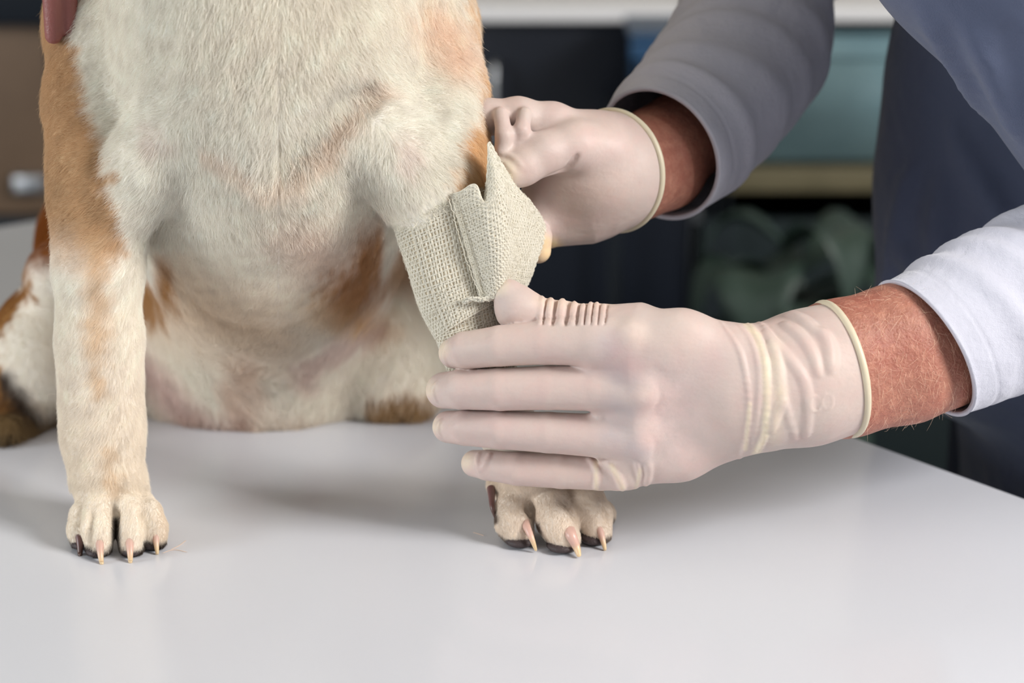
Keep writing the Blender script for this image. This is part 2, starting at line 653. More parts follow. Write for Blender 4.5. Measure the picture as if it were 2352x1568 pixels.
# teal crate on the shelf (open top, rim)
def crate(name, label, lo, hi, mat, lidmat=None):
    t = thing(name, label, 'crate', ((lo[0] + hi[0]) / 2, (lo[1] + hi[1]) / 2, lo[2]))
    w = 0.006
    a = [box_mesh(lo, (hi[0], hi[1], lo[2] + w)), box_mesh(lo, (hi[0], lo[1] + w, hi[2])), box_mesh((lo[0], hi[1] - w, lo[2]), hi),
         box_mesh(lo, (lo[0] + w, hi[1], hi[2])), box_mesh((hi[0] - w, lo[1], lo[2]), hi)]
    V, Q = merge(a)
    mesh_object('bin', V, Q, mat, t, smooth=False)
    box_object('rim', (lo[0] - 0.008, lo[1] - 0.008, hi[2] - 0.022), (hi[0] + 0.008, lo[1] + 0.001, hi[2]), mat, t, bevel=0.002)
    box_object('lid', (lo[0] - 0.008, lo[1] - 0.008, hi[2] + 0.001), (hi[0] + 0.008, hi[1] + 0.008, hi[2] + 0.012), lidmat or mat, t, bevel=0.004)
    return t
crate('storage_crate', 'teal plastic crate standing on the olive shelf', (x0 + 0.05, YF + 0.02, zs1), (x1 - 0.06, YF + 0.42, Z_at(96, YF + 0.02)), M['teal'])

# blue box standing on the floor stand in front of the navy cabinet
bx0, bx1 = X_at(1445, YF - 0.1), X_at(1640, YF - 0.1)
t = thing('rolling_cart', 'dark low trolley in front of the navy cabinet, mostly hidden', 'trolley', ((bx0 + bx1) / 2, YF - 0.14, FLOOR))
zc = Z_at(236, YF - 0.1)
box_object('tray', (bx0 - 0.03, YF - 0.24, zc - 0.02), (bx1 + 0.02, YF - 0.04, zc), M['navy_frame'], t, bevel=0.003)
box_object('tray', (bx0 - 0.03, YF - 0.24, FLOOR + 0.15), (bx1 + 0.02, YF - 0.04, FLOOR + 0.17), M['navy_frame'], t, bevel=0.003)
for sx in (bx0 - 0.02, bx1 + 0.01):
    for sy in (YF - 0.23, YF - 0.05):
        V, Q = path_tube([(sx, sy, FLOOR + 0.05), (sx, sy, (FLOOR + zc) / 2), (sx, sy, zc - 0.01)], 0.008)
        mesh_object('leg', V, Q, M['navy_frame'], t)
        an = np.linspace(0, 2 * np.pi, 16, endpoint=False)
        V, Q = path_tube(np.stack([an * 0 + sx, sy + 0.016 * np.cos(an), FLOOR + 0.025 + 0.016 * np.sin(an)], 1), 0.009, close=True)
        mesh_object('caster', V, Q, M['black_top'], t)
crate('storage_box', 'small blue plastic box beside the grey sleeve, on the trolley', (bx0, YF - 0.22, zc), (bx1 - 0.01, YF - 0.06, Z_at(92, YF - 0.2)), M['blue'])

# ---- brown cabinet on the left with black worktop and metal latch
bl0, bl1 = X_at(-900, YF), xr0 - 0.002
zb = Z_at(52, YF)
t = thing('brown_cabinet', 'brown wooden cabinet with a small metal latch, at the left behind the dog', 'cabinet', ((bl0 + bl1) / 2, YF + 0.3, FLOOR + 0.1))
box_object('body', (bl0, YF + 0.02, FLOOR + 0.1), (bl1, 2.5, zb), M['navy_frame'], t)
for a, b in ((X_at(-900, YF), X_at(-420, YF)), (X_at(-415, YF), X_at(120, YF)), (X_at(126, YF), xr0 - 0.004)):
    d = box_object('door', (a, YF, Z_at(492, YF)), (b, YF + 0.019, zb - 0.003), M['brown'], t, bevel=0.002)
    hc = b - (X_at(120, YF) - X_at(62, YF))
    box_object('latch', (hc - 0.024, YF - 0.022, Z_at(447, YF - 0.02)), (hc + 0.024, YF, Z_at(402, YF - 0.02)), M['steel'], d, bevel=0.006)
    box_object('door', (a, YF, FLOOR + 0.103), (b, YF + 0.019, Z_at(498, YF)), M['navy_frame'], t, bevel=0.002)
bt = box_object('worktop', (bl0, YF - 0.03, zb), (bl1, 2.549, zb + 0.16), M['black_top'], bevel=0.004)
tag(bt, 'thick black worktop on the brown cabinet at the left', 'worktop')

# ---- potted plant low in front of the cabinets, seen dark and out of focus
def leaf_mesh(L, wd, droop):
    n, m = 9, 5
    V = []
    for i in range(n):
        t_ = i / (n - 1)
        hw = wd * math.sin(math.pi * min(0.999, t_ ** 0.8)) + 0.001
        for j in range(m):
            s_ = (j / (m - 1) - 0.5) * 2
            V.append((s_ * hw, t_ * L * math.cos(droop * t_), t_ * L * math.sin(0.9 - droop * t_ * 1.2) + abs(s_) * hw * 0.3))
    return np.array(V), grid_quads(n, m, wrap=False)

px_, py_ = X_at(1830, 1.36), 1.36
t = thing('potted_plant', 'dark broad-leaved potted plant on the floor before the cabinets, behind the near forearm', 'plant', (px_, py_, FLOOR))
prof = [(0.0, 0.0), (0.11, 0.0), (0.15, 0.28), (0.155, 0.30), (0.135, 0.30), (0.13, 0.27), (0.0, 0.27)]
an = np.linspace(0, 2 * np.pi, 32, endpoint=False)
V = np.array([[(px_ + r * math.cos(a), py_ + r * math.sin(a), FLOOR + z) for a in an] for r, z in prof]).reshape(-1, 3)
mesh_object('pot', V, grid_quads(len(prof), 32)[:, ::-1], M['pot'], t)
lv = leaf_mesh(0.26, 0.055, 1.0)
proto_leaf = None
for i in range(34):
    a = i * 2.399
    zz = FLOOR + 0.30 + 0.42 * (i / 33.0)
    if proto_leaf is None:
        proto_leaf = mesh_object('leaf', lv[0] + np.array(parent_loc(t)), lv[1], M['leaf'], t)
        sol = proto_leaf.modifiers.new('thickness', 'SOLIDIFY'); sol.thickness = 0.0015
        lf = proto_leaf
    else:
        lf = proto_leaf.copy(); scene.collection.objects.link(lf)
    lf.location = (0.02 * math.cos(a), 0.02 * math.sin(a), zz - FLOOR)
    lf.rotation_euler = (rng.uniform(-0.3, 0.3), rng.uniform(-0.2, 0.2), a)
    s_ = rng.uniform(0.7, 1.1); lf.scale = (s_, s_, s_)
V, Q = path_tube([(px_, py_, FLOOR + 0.24), (px_ + 0.01, py_, FLOOR + 0.45), (px_, py_ + 0.01, FLOOR + 0.73)], 0.012)
mesh_object('stem', V, Q, M['leaf'], t)

# ================================================================== examination table
Cn = np.array([-0.347, 0.931]); dA = np.array([0.636, -0.772]); dB = np.array([-0.772, -0.636])
t = thing('examination_table', 'glossy white examination table the dog is sitting on', 'table', (0.0, 0.2, FLOOR))
def table_outline(inset, rad=0.03, n=10):
    LA, LB = 1.45, 0.86
    pts = []
    for (u, v), a0 in (((0, 0), math.pi), ((LA, 0), 1.5 * math.pi), ((LA, LB), 0.0), ((0, LB), 0.5 * math.pi)):
        cu = inset + rad if u == 0 else LA - inset - rad
        cv = inset + rad if v == 0 else LB - inset - rad
        for i in range(n):
            a = a0 + 0.5 * math.pi * i / (n - 1)
            pts.append(Cn + dA * (cu + rad * math.cos(a)) + dB * (cv + rad * math.sin(a)))
    return np.array(pts)
rings = []
for inset, z in ((0.004, 0.0), (0.0015, -0.001), (0.0, -0.004), (0.0, -0.026), (0.004, -0.030)):
    o_ = table_outline(inset)
    rings.append(np.column_stack([o_, np.full(len(o_), z)]))
nv = len(rings[0])
bmv = np.vstack(rings)
me = bpy.data.meshes.new('tabletop')
faces = [list(range(nv))[::-1]] + [[i * nv + j, i * nv + (j + 1) % nv, (i + 1) * nv + (j + 1) % nv, (i + 1) * nv + j] for i in range(4) for j in range(nv)] + [[4 * nv + j for j in range(nv)]]
me.from_pydata([tuple(p) for p in (bmv - np.array(parent_loc(t)))], [], faces)
me.update()
me.materials.append(M['table'])
top = bpy.data.objects.new('tabletop', me); scene.collection.objects.link(top); top.parent = t
import bmesh
bm_ = bmesh.new(); bm_.from_mesh(me); bmesh.ops.recalc_face_normals(bm_, faces=bm_.faces); bm_.to_mesh(me); bm_.free()
cc = Cn + dA * 0.72 + dB * 0.43
V, Q = path_tube([(cc[0], cc[1], FLOOR + 0.03), (cc[0], cc[1], -0.4), (cc[0], cc[1], -0.03)], 0.06, m=32)
mesh_object('column', V, Q, M['steel'], t)
box_object('base', (cc[0] - 0.25, cc[1] - 0.3, FLOOR), (cc[0] + 0.25, cc[1] + 0.3, FLOOR + 0.04), M['steel'], t, bevel=0.01)

# ================================================================== the dog
dog = thing('dog', 'white and orange short-haired dog sitting on the table, one foreleg bandaged', 'dog', (-0.16, 0.2, 0.0))
D = Field()
def E(px, py, Y, r, k=0.03):
    D.ell(W(px, py, Y), r, k)
# trunk
E(612, 110, 0.185, (0.112, 0.135, 0.20), 0.03)
E(640, 130, 0.085, (0.080, 0.062, 0.105), 0.04)
E(648, 310, 0.085, (0.040, 0.045, 0.060), 0.03)
D.chain([(630, 330, 0.185, 310), (622, 520, 0.212, 262), (615, 640, 0.255, 240), (612, 760, 0.32, 230)], 0.035)
E(612, 740, 0.345, (0.112, 0.125, 0.125), 0.03)
D.ell(np.array([-0.165, 0.47, 0.10]), (0.12, 0.11, 0.115), 0.04)
D.rc(np.array([-0.165, 0.26, 0.30]), np.array([-0.165, 0.46, 0.12]), 0.115, 0.11, 0.03)
# neck and head (above the picture)
D.rc(np.array([-0.16, 0.17, 0.38]), np.array([-0.16, 0.15, 0.50]), 0.085, 0.068, 0.05)
D.ell(np.array([-0.16, 0.13, 0.575]), (0.066, 0.072, 0.06), 0.03)
D.rc(np.array([-0.16, 0.08, 0.56]), np.array([-0.165, 0.0, 0.545]), 0.036, 0.022, 0.03)
for sx in (-1, 1):
    D.rc(np.array([-0.16 + sx * 0.04, 0.14, 0.61]), np.array([-0.16 + sx * 0.052, 0.14, 0.675]), 0.022, 0.004, 0.012, ys=1.6)
# tail curled beside the rump
D.rc(np.array([-0.165, 0.57, 0.10]), np.array([-0.20, 0.66, 0.05]), 0.03, 0.028, 0.02)
D.rc(np.array([-0.20, 0.66, 0.05]), np.array([-0.27, 0.64, 0.035]), 0.028, 0.018, 0.02)
# left (in the picture) shoulder and foreleg
D.chain([(250, -180, 0.16, 116), (230, 60, 0.14, 108), (220, 240, 0.115, 98), (218, 380, 0.09, 86), (222, 480, 0.080, 83),
         (226, 620, 0.072, 84), (228, 780, 0.066, 80), (232, 900, 0.062, 74), (236, 1000, 0.058, 74), (242, 1080, 0.050, 76)], 0.02)
D.chain([(262, 520, 0.074, 56), (300, 440, 0.070, 70), (350, 370, 0.068, 84), (440, 290, 0.072, 105), (540, 240, 0.08, 120)], 0.012)
D.ell(W(256, 1118, 0.050), (0.0205, 0.026, 0.013), 0.012)
# right shoulder and foreleg
D.chain([(930, -180, 0.16, 110), (962, 60, 0.14, 112), (992, 220, 0.115, 106), (998, 360, 0.085, 103), (1003, 440, 0.072, 88), (1015, 540, 0.066, 68),
         (1050, 660, 0.060, 60), (1088, 780, 0.052, 56), (1130, 900, 0.047, 52), (1168, 990, 0.045, 52), (1212, 1070, 0.045, 68)], 0.02)
D.chain([(985, 500, 0.070, 56), (958, 430, 0.068, 78), (920, 360, 0.066, 92), (850, 300, 0.070, 105), (760, 250, 0.08, 120)], 0.012)
D.ell(W(1232, 1112, 0.062), (0.031, 0.026, 0.013), 0.010)
# hind legs
D.chain([(230, 560, 0.36, 150), (135, 628, 0.26, 55)], 0.03)
D.rc(W(132, 628, 0.255), W(118, 650, 0.262), 0.017, 0.016, 0.02)
D.ell(W(125, 815, 0.29), (0.046, 0.07, 0.055), 0.02)
D.chain([(40, 955, 0.22, 34), (120, 960, 0.28, 50)], 0.015)
D.chain([(12, 985, 0.20, 30), (60, 975, 0.23, 40)], 0.012)
D.chain([(760, 560, 0.36, 150), (930, 600, 0.31, 90)], 0.03)
D.ell(W(905, 800, 0.31), (0.044, 0.08, 0.062), 0.02)
D.chain([(960, 915, 0.245, 34), (880, 905, 0.30, 50)], 0.012)
D.ell(W(480, 940, 0.30), (0.045, 0.05, 0.03), 0.03)
D.ell(W(740, 915, 0.31), (0.045, 0.05, 0.035), 0.03)
# paws: toes
toesL = [((214, 1150, .046, 30), (190, 1182, .030, 27), (182, 1215, .024, 25), (184, 1252, .021, 21)),
         ((240, 1140, .044, 32), (230, 1172, .026, 33), (226, 1215, .016, 35), (227, 1258, .011, 30)),
         ((282, 1140, .044, 32), (296, 1172, .026, 33), (303, 1215, .017, 35), (304, 1256, .012, 30)),
         ((318, 1148, .046, 30), (342, 1178, .030, 28), (355, 1210, .024, 27), (359, 1244, .020, 23))]
toesR = [((1196, 1136, .054, 40), (1180, 1168, .038, 40), (1180, 1200, .031, 40), (1194, 1230, .027, 33)),
         ((1250, 1130, .052, 40), (1264, 1158, .037, 43), (1282, 1198, .026, 45), (1297, 1238, .019, 36)),
         ((1315, 1126, .054, 44), (1342, 1150, .043, 44), (1363, 1184, .036, 40), (1373, 1224, .030, 32)),
         ((1345, 1150, .064, 36), (1382, 1180, .060, 28), (1388, 1208, .056, 22))]
for toes in (toesL, toesR):
    for tt in toes:
        D.chain(tt, 0.0035)
# gaps between toes
for pl, rr_ in (([(266, 1168), (267, 1200), (267, 1270)], 8), ([(214, 1168), (207, 1210), (205, 1262)], 6), ([(322, 1166), (332, 1205), (334, 1258)], 6),
               ([(1210, 1158), (1226, 1195), (1240, 1250)], 12), ([(1290, 1146), (1320, 1180), (1338, 1248)], 11), ([(1386, 1160), (1398, 1200)], 4)):
    D.ridge(pl, rr_, k=0.004, op=-1, step=4)
# dewclaw hollow on the inner side of the right paw
for pl, rr_ in (([(620, 410), (700, 345), (780, 270), (850, 210)], 24),):
    D.ridge(pl, rr_, k=0.016, op=-1, step=3, sink=-0.88)
D.cut(np.array([0, 0, 0.0008]), (0, 0, -1))
VD, QD = D.mesh(0.0022, 1)
print('dog verts', len(VD))

def vnormals(V, Q):
    a = V[Q[:, 2]] - V[Q[:, 0]]; b = V[Q[:, 3]] - V[Q[:, 1]]
    fn = np.cross(a, b)
    N = np.zeros_like(V)
    for d in range(3):
        for q in range(4):
            N[:, d] += np.bincount(Q[:, q], fn[:, d], len(V))
    return N / (np.linalg.norm(N, axis=1)[:, None] + 1e-12), np.linalg.norm(fn, axis=1) / 2

ND, AD = vnormals(VD, QD)
WHITE = np.array(lin(253, 245, 235)); CREAM = np.array(lin(248, 238, 222)); ORANGE = np.array(lin(218, 184, 144))
DORANGE = np.array(lin(200, 150, 102)); DARK = np.array(lin(58, 46, 38)); PINK = np.array(lin(228, 196, 178)); PURP = np.array(lin(216, 188, 180))
TAN = np.array(lin(224, 192, 148))

def smoothstep(a, b, x):
    t_ = np.clip((x - a) / (b - a), 0, 1)
    return t_ * t_ * (3 - 2 * t_)

def blob(x, y, ax, ay, bx, by, r, soft):
    dx, dy = bx - ax, by - ay
    L = dx * dx + dy * dy + 1e-9
    h = np.clip(((x - ax) * dx + (y - ay) * dy) / L, 0, 1)
    d = np.hypot(x - ax - h * dx, y - ay - h * dy)
    return 1 - smoothstep(r - soft, r + soft, d)

def coat_color(P):
    """coat colour by place on the body, with toe-gap shade painted in"""
    x, y = project(P)
    Yw = P[:, 1]
    nz = snoise(P, 160, 5) * 12 + snoise(P, 600, 6) * 11
    x2, y2 = x + nz, y + nz * 0.8
    col = np.tile(WHITE, (len(P), 1))
    def mix(w, c):
        w = np.clip(w, 0, 1)[:, None]
        col[:] = col * (1 - w) + c * w
    front = Yw < 0.155
    back = (~front) | ((x > 350) & (x < 885) & (y > 480))
    front = ~back
    bw = np.maximum(smoothstep(0.140, 0.168, Yw), smoothstep(345, 375, x) * (1 - smoothstep(868, 888, x)) * smoothstep(455, 580, y))
    bw = np.where((x > 400) & (x < 860) & (y < 455), 0.0, bw)
    warm = 0.5 + 0.5 * snoise(P, 45, 9)
    mix(0.35 * warm, CREAM)
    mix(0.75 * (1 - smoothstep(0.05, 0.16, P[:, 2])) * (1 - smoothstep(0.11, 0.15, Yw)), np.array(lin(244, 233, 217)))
    # ---- rear / lower body
    w = bw
    mix(w * 0.3 * smoothstep(440, 700, y2), CREAM)
    mix(w * 0.4 * blob(x2, y2, 700, 540, 760, 600, 60, 80), PINK)
    mix(w * 0.4 * blob(x2, y2, 400, 690, 620, 780, 60, 80), np.array(lin(226, 196, 160)))
    mix(w * 0.35 * blob(x2, y2, 560, 850, 545, 950, 40, 35), np.array(lin(216, 176, 148)))
    mix(w * 0.95 * blob(x2, y2, 905, 480, 805, 680, 52, 42), DORANGE)
    mix(w * 0.8 * blob(x2, y2, 930, 520, 930, 620, 40, 40), ORANGE)
    mix(w * 0.6 * blob(x2, y2, 750, 710, 870, 740, 30, 40), TAN)
    mix(w * 0.95 * blob(x2, y2, 340, 630, 330, 700, 45, 30), np.array(lin(190, 142, 84)))
    mix(w * 0.75 * blob(x2, y2, 320, 820, 440, 960, 28, 30), PURP)
    mix(w * 0.6 * blob(x2, y2, 440, 960, 560, 975, 22, 20), PURP)
    mix(w * 0.55 * blob(x2, y2, 860, 740, 700, 860, 22, 24), PURP)
    mix(w * 0.3 * smoothstep(930, 985, y2) * (x < 900), np.array(lin(206, 176, 142)))
    # outer flanks, haunches and back are orange
    side = np.clip(np.abs(P[:, 0] + 0.165) / 0.135, 0, 2)
    mix(back * smoothstep(0.235, 0.32, Yw) * smoothstep(0.15, 0.22, P[:, 2]), ORANGE)
    mix(back * (x < 200) * (1 - smoothstep(560, 650, y2 - (x2 - 60) * 0.0)) , np.array(lin(150, 88, 36)))
    edge = x2 - np.interp(y, [560, 600, 640, 670, 720, 760, 830, 900, 1000], [70, 50, 50, 68, 40, 8, -10, 16, 100])
    mix(back * (x < 260) * (1 - smoothstep(-10, 10, edge)), np.array(lin(176, 128, 76)))
    mix(back * smoothstep(0.34, 0.42, Yw), ORANGE)
    mix(back * (x < 200) * smoothstep(925, 965, y2), np.array(lin(132, 108, 74)))
    mix(back * blob(x2, y2, 5, 870, 60, 950, 22, 20), DARK * 1.6)
    mix(back * blob(x2, y2, 0, 1018, 40, 1018, 14, 8), DARK * 0.4)
    mix(back * blob(x2, y2, 860, 938, 1000, 940, 12, 8), DARK * 0.6)
    mix(back * (x > 840) * smoothstep(895, 925, y2) * 0.8, np.array(lin(176, 138, 88)))
    # ---- forequarters
    f = 1 - bw
    brd = np.interp(y, [-200, 0, 100, 200, 300, 400, 500, 560, 640], [160, 166, 166, 186, 222, 254, 276, 280, 250])
    fade = 1 - smoothstep(500, 660, y2 - (x2 - 200) * 0.35)
    o1 = f * (1 - smoothstep(-16, 16, x2 - brd)) * fade
    mix(o1, np.where((blob(x2, y2, 190, 420, 240, 530, 40, 50) > 0)[:, None], ORANGE * 0.94, ORANGE))
    mix(f * 0.6 * blob(x2, y2, 228, 560, 232, 800, 24, 36), TAN)
    mix(f * 0.5 * blob(x2, y2, 215, 850, 225, 900, 14, 16), TAN)
    mix(f * 0.35 * blob(x2, y2, 255, 1040, 265, 1130, 16, 18), TAN)
    brd2 = np.interp(y, [-200, 0, 100, 200, 280, 340, 400, 450, 560], [1060, 1074, 1096, 1104, 1092, 1066, 1050, 1048, 1100])
    o2 = f * smoothstep(-22, 16, x2 - brd2) * (y < 640)
    mix(o2, np.array(lin(234, 200, 156)))
    mix(f * 0.35 * blob(x2, y2, 1010, 60, 1050, 130, 40, 40), np.array(lin(240, 206, 176)))
    # toes, undersides
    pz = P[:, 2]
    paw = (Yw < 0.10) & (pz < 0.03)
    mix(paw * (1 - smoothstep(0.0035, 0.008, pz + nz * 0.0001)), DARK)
    mix(f * blob(x, y, 267, 1195, 267, 1270, 9, 6), DARK * 0.6)  # dark toe gaps, here and next: shade painted into the coat
    mix(f * blob(x, y, 1234, 1205, 1244, 1260, 7, 5), DARK * 0.6)
    mix(f * blob(x, y, 1124, 1145, 1138, 1192, 8, 5), DARK)
    mix(f * 0.25 * (y > 1090) * (x > 1100), np.array(lin(222, 198, 178)))
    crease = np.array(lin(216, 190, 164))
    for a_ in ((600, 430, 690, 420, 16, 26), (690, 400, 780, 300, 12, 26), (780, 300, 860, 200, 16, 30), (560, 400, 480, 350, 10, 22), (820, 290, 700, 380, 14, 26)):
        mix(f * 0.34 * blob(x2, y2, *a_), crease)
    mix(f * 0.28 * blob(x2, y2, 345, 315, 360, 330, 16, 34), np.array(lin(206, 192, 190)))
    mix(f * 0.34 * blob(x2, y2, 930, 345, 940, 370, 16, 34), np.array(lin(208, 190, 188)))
    mix(f * 0.28 * blob(x2, y2, 980, 40, 1040, 130, 50, 60), np.array(lin(250, 214, 186)))
    return np.clip(col, 0.01, 0.95)

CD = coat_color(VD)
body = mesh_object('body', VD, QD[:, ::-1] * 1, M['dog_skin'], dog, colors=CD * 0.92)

# make sure normals point out
_c = D.at(VD[:50] + ND[:50] * 0.003)
if np.mean(_c > 0) < 0.5:
    ND = -ND
    body.data.flip_normals() if np.mean(_c > 0) >= 0.5 else None

# ---- fur
def grow_fur(name, count, weight_fn, len_fn, color_jit, k=5, rad=0.00011, seed=3):
    r = np.random.default_rng(seed)
    C = VD[QD].mean(1)
    w = AD * weight_fn(C, ND[QD[:, 0]])
    w /= w.sum()
    f = r.choice(len(QD), count, p=w)
    a, b = r.random((2, count, 1))
    q = VD[QD[f]]; qn = ND[QD[f]]
    P0 = (q[:, 0] * (1 - a) + q[:, 1] * a) * (1 - b) + (q[:, 3] * (1 - a) + q[:, 2] * a) * b
    N = (qn[:, 0] * (1 - a) + qn[:, 1] * a) * (1 - b) + (qn[:, 3] * (1 - a) + qn[:, 2] * a) * b
    N /= np.linalg.norm(N, axis=1)[:, None]
    x, y = project(P0)
    # flow field
    G = np.zeros((count, 3)); G[:, 2] = -1.0
    G[:, 1] -= 0.15
    cx = np.where(P0[:, 1] < 0.14, np.where(x < 640, -1.0, 1.0), 0.0)
    sh = np.exp(-((P0[:, 2] - 0.24) / 0.10) ** 2)
    G[:, 0] += cx * (0.25 + 0.9 * sh * np.clip(np.abs(x - 640) / 400, 0, 1))
    # whorls at the inner elbows
    for wx, wy, sgn in ((345, 330, 1), (920, 330, -1)):
        d2 = np.hypot(x - wx, y - wy)
        ww = np.exp(-(d2 / 90.0) ** 2) * (P0[:, 1] < 0.14)
        G[:, 0] += ww * (x - wx) / 40.0
        G[:, 2] += ww * (-(y - wy)) / 40.0
    for ax_ in range(3):
        G[:, ax_] += 0.30 * snoise(P0, 60, 31 + ax_) + 0.14 * snoise(P0, 330, 41 + ax_)
    T = G - (G * N).sum(1)[:, None] * N
    T /= np.linalg.norm(T, axis=1)[:, None] + 1e-9
    L = len_fn(P0, x, y) * r.uniform(0.65, 1.15, count)
    lift = 0.40 + 0.2 * r.random(count) + 0.12 * snoise(P0, 300, 51)
    jit = r.normal(size=(count, 3)) * 0.20
    jit -= (jit * N).sum(1)[:, None] * N
    pts = [P0 - N * 0.0008]
    p = P0.copy()
    for s in range(1, k):
        u = s / (k - 1)
        d = T * (0.55 + 0.55 * u) + N * (lift * (1.0 - 0.75 * u))[:, None] + jit * (0.5 + u)
        d[:, 2] -= 0.10 * u
        d /= np.linalg.norm(d, axis=1)[:, None]
        p = p + d * (L / (k - 1))[:, None]
        p[:, 2] = np.maximum(p[:, 2], 0.0006)
        pts.append(p)
    P = np.stack(pts, 1)
    u = np.linspace(0, 1, k)
    rr = rad * r.uniform(0.75, 1.25, (count, 1)) * (1 - 0.8 * u ** 1.6)[None, :] * np.clip(L / 0.007, 0.75, 1.3)[:, None]
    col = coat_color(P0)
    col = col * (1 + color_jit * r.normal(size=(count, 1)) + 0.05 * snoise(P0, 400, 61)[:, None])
    return P, rr, np.clip(col, 0.01, 0.97)

def fur_len(P, x, y):
    Yw, z = P[:, 1], P[:, 2]
    L = np.full(len(P), 0.0085)
    legs = (Yw < 0.11) & (y > 560)
    L = np.where(legs, 0.0052, L)
    L = np.where((Yw < 0.12) & (y > 500) & (x > 860), 0.0035, L)
    L = np.where(legs & (y > 1120), 0.0024, L)
    L = np.where((Yw < 0.14) & (x > 420) & (x < 860) & (y < 460), 0.0098, L)
    L = np.where((Yw < 0.14) & (np.hypot(x - 655, (y - 370) * 1.2) < 70), 0.0135, L)
    L = np.where((Yw > 0.13), 0.0095, L)
    L = np.where((Yw > 0.13) & (x < 250), 0.0060, L)
    L = np.where((Yw < 0.13) & (x < 330) & (y < 560), 0.0072, L)
    be = 523 - (x - 911) * 0.43
    fz = (x > 885) & (Yw < 0.12) & (y < 1095)
    L = np.where(fz & (y > be - 60), 0.0060, L)
    L = np.where(fz & (y > be - 26), 0.0042, L)
    L = np.where((Yw > 0.15) & (z < 0.025), 0.013, L)
    return np.where(fz & (y > be + 2), 0.0010, L)

def fur_weight(C, N):
    x, y = project(C)
    v = CAM - C
    v /= np.linalg.norm(v, axis=1)[:, None]
    fac = (v * N).sum(1)
    w = np.where(fac > -0.25, 1.0, 0.10)
    inframe = (x > -120) & (x < 2400) & (y > -120) & (y < 1600)
    w = np.where(inframe, w, 0.10)
    w = np.where((C[:, 1] > 0.15), w * 0.55, w)
    w = np.where((C[:, 1] < 0.10) & (y > 560), w * 1.6, w)
    w = np.where((C[:, 1] < 0.10) & (y > 1100), w * 1.6, w)
    hidden = (x > 890) & (y > 523 - (x - 911) * 0.43 + 4) & (y < 1090) & (C[:, 1] < 0.12)
    return np.where(hidden, 0.0, w)

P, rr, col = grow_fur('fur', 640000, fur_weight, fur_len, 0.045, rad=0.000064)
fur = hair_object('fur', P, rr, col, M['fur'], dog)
tag(fur, kind='stuff')
# long guard hairs along the outline of the shoulder
gh = []
for (ax, ay, bx, by, Yd) in ((1094, 48, 1130, 66, .10), (1100, 100, 1136, 118, .10), (1106, 128, 1142, 148, .10), (1112, 172, 1138, 188, .10), (1100, 112, 1112, 116, .10),
                             (262, 470, 254, 480, .05), (128, 620, 104, 606, .07), (130, 660, 106, 640, .07), (135, 905, 100, 915, .06)):
    dx_ = -12 if ax > 1000 else 0
    A_, B_ = W(ax + dx_ - 8, ay, Yd), W(bx + dx_, by, Yd - 0.006)
    mid = (A_ + B_) / 2 + np.array([0, 0, 0.0015])
    gh.append([A_, A_ * .6 + mid * .4, mid, mid * .4 + B_ * .6, B_])
gh = np.array(gh)
gr = np.tile(0.00010 * (1 - 0.8 * np.linspace(0, 1, 5)), (len(gh), 1))
go = hair_object('guard_hair', gh, gr, np.tile(CREAM, (len(gh), 1)), M['fur'], dog)
tag(go, kind='stuff')

# ---- claws
def claw(base, mid, tip, r0, dark=0.0):
    root = (base[0] * 1.6 - mid[0] * 0.6, base[1] * 1.6 - mid[1] * 0.6, base[2] + 0.011)
    pts = spline([W(*root), W(base[0], base[1], base[2] + 0.0035), W(mid[0], mid[1], mid[2] + 0.001), W(*tip)], 8)
    pts = np.array(pts)
    pts[:, 2] = np.maximum(pts[:, 2], 0.0006)
    n = len(pts)
    u = np.linspace(0, 1, n)
    rad = R(r0, pts[0]) * (1 - 0.72 * u ** 1.3)
    V, Q = path_tube(pts, rad, m=12)
    c0, c1 = np.array(lin(206, 168, 154)), np.array(lin(216, 186, 146))
    if dark:
        c0, c1 = np.array(lin(110, 78, 76)), np.array(lin(80, 58, 50))
    cc_ = np.repeat(c0 + (c1 - c0) * smoothstep(0.5, 0.85, u)[:, None], 12, axis=0)
    o = mesh_object('claw', V, Q, M['claw'], dog, colors=cc_)
    if dark:
        o['label'] = 'dark brown claw on the outer toe' if dark == 1 else 'dark brown dewclaw on the inner side of the paw'
claw((228, 1238, .006, 13), (232, 1272, -.003, 12), (236, 1309, -.002, 0), 13) if False else None
claw((229, 1242, .004), (231, 1275, -.001), (236, 1308, -.004), 12)
claw((298, 1242, .004), (299, 1272, .000), (300, 1303, -.002), 12)
claw((357, 1222, .016), (359, 1250, .012), (362, 1276, .010), 11)
claw((182, 1225, .016), (184, 1255, .012), (184, 1288, .008), 13, dark=1)
claw((1129, 1136, .040), (1131, 1164, .032), (1139, 1192, .031), 10, dark=2)
claw((1211, 1212, .016), (1222, 1238, .013), (1232, 1266, .013), 11)
claw((1312, 1230, .008), (1324, 1256, .008), (1331, 1279, .004), 16)
claw((1376, 1212, .022), (1385, 1242, .018), (1391, 1267, .016), 11)
claw((1394, 1200, .046), (1399, 1220, .042), (1399, 1238, .040), 8)

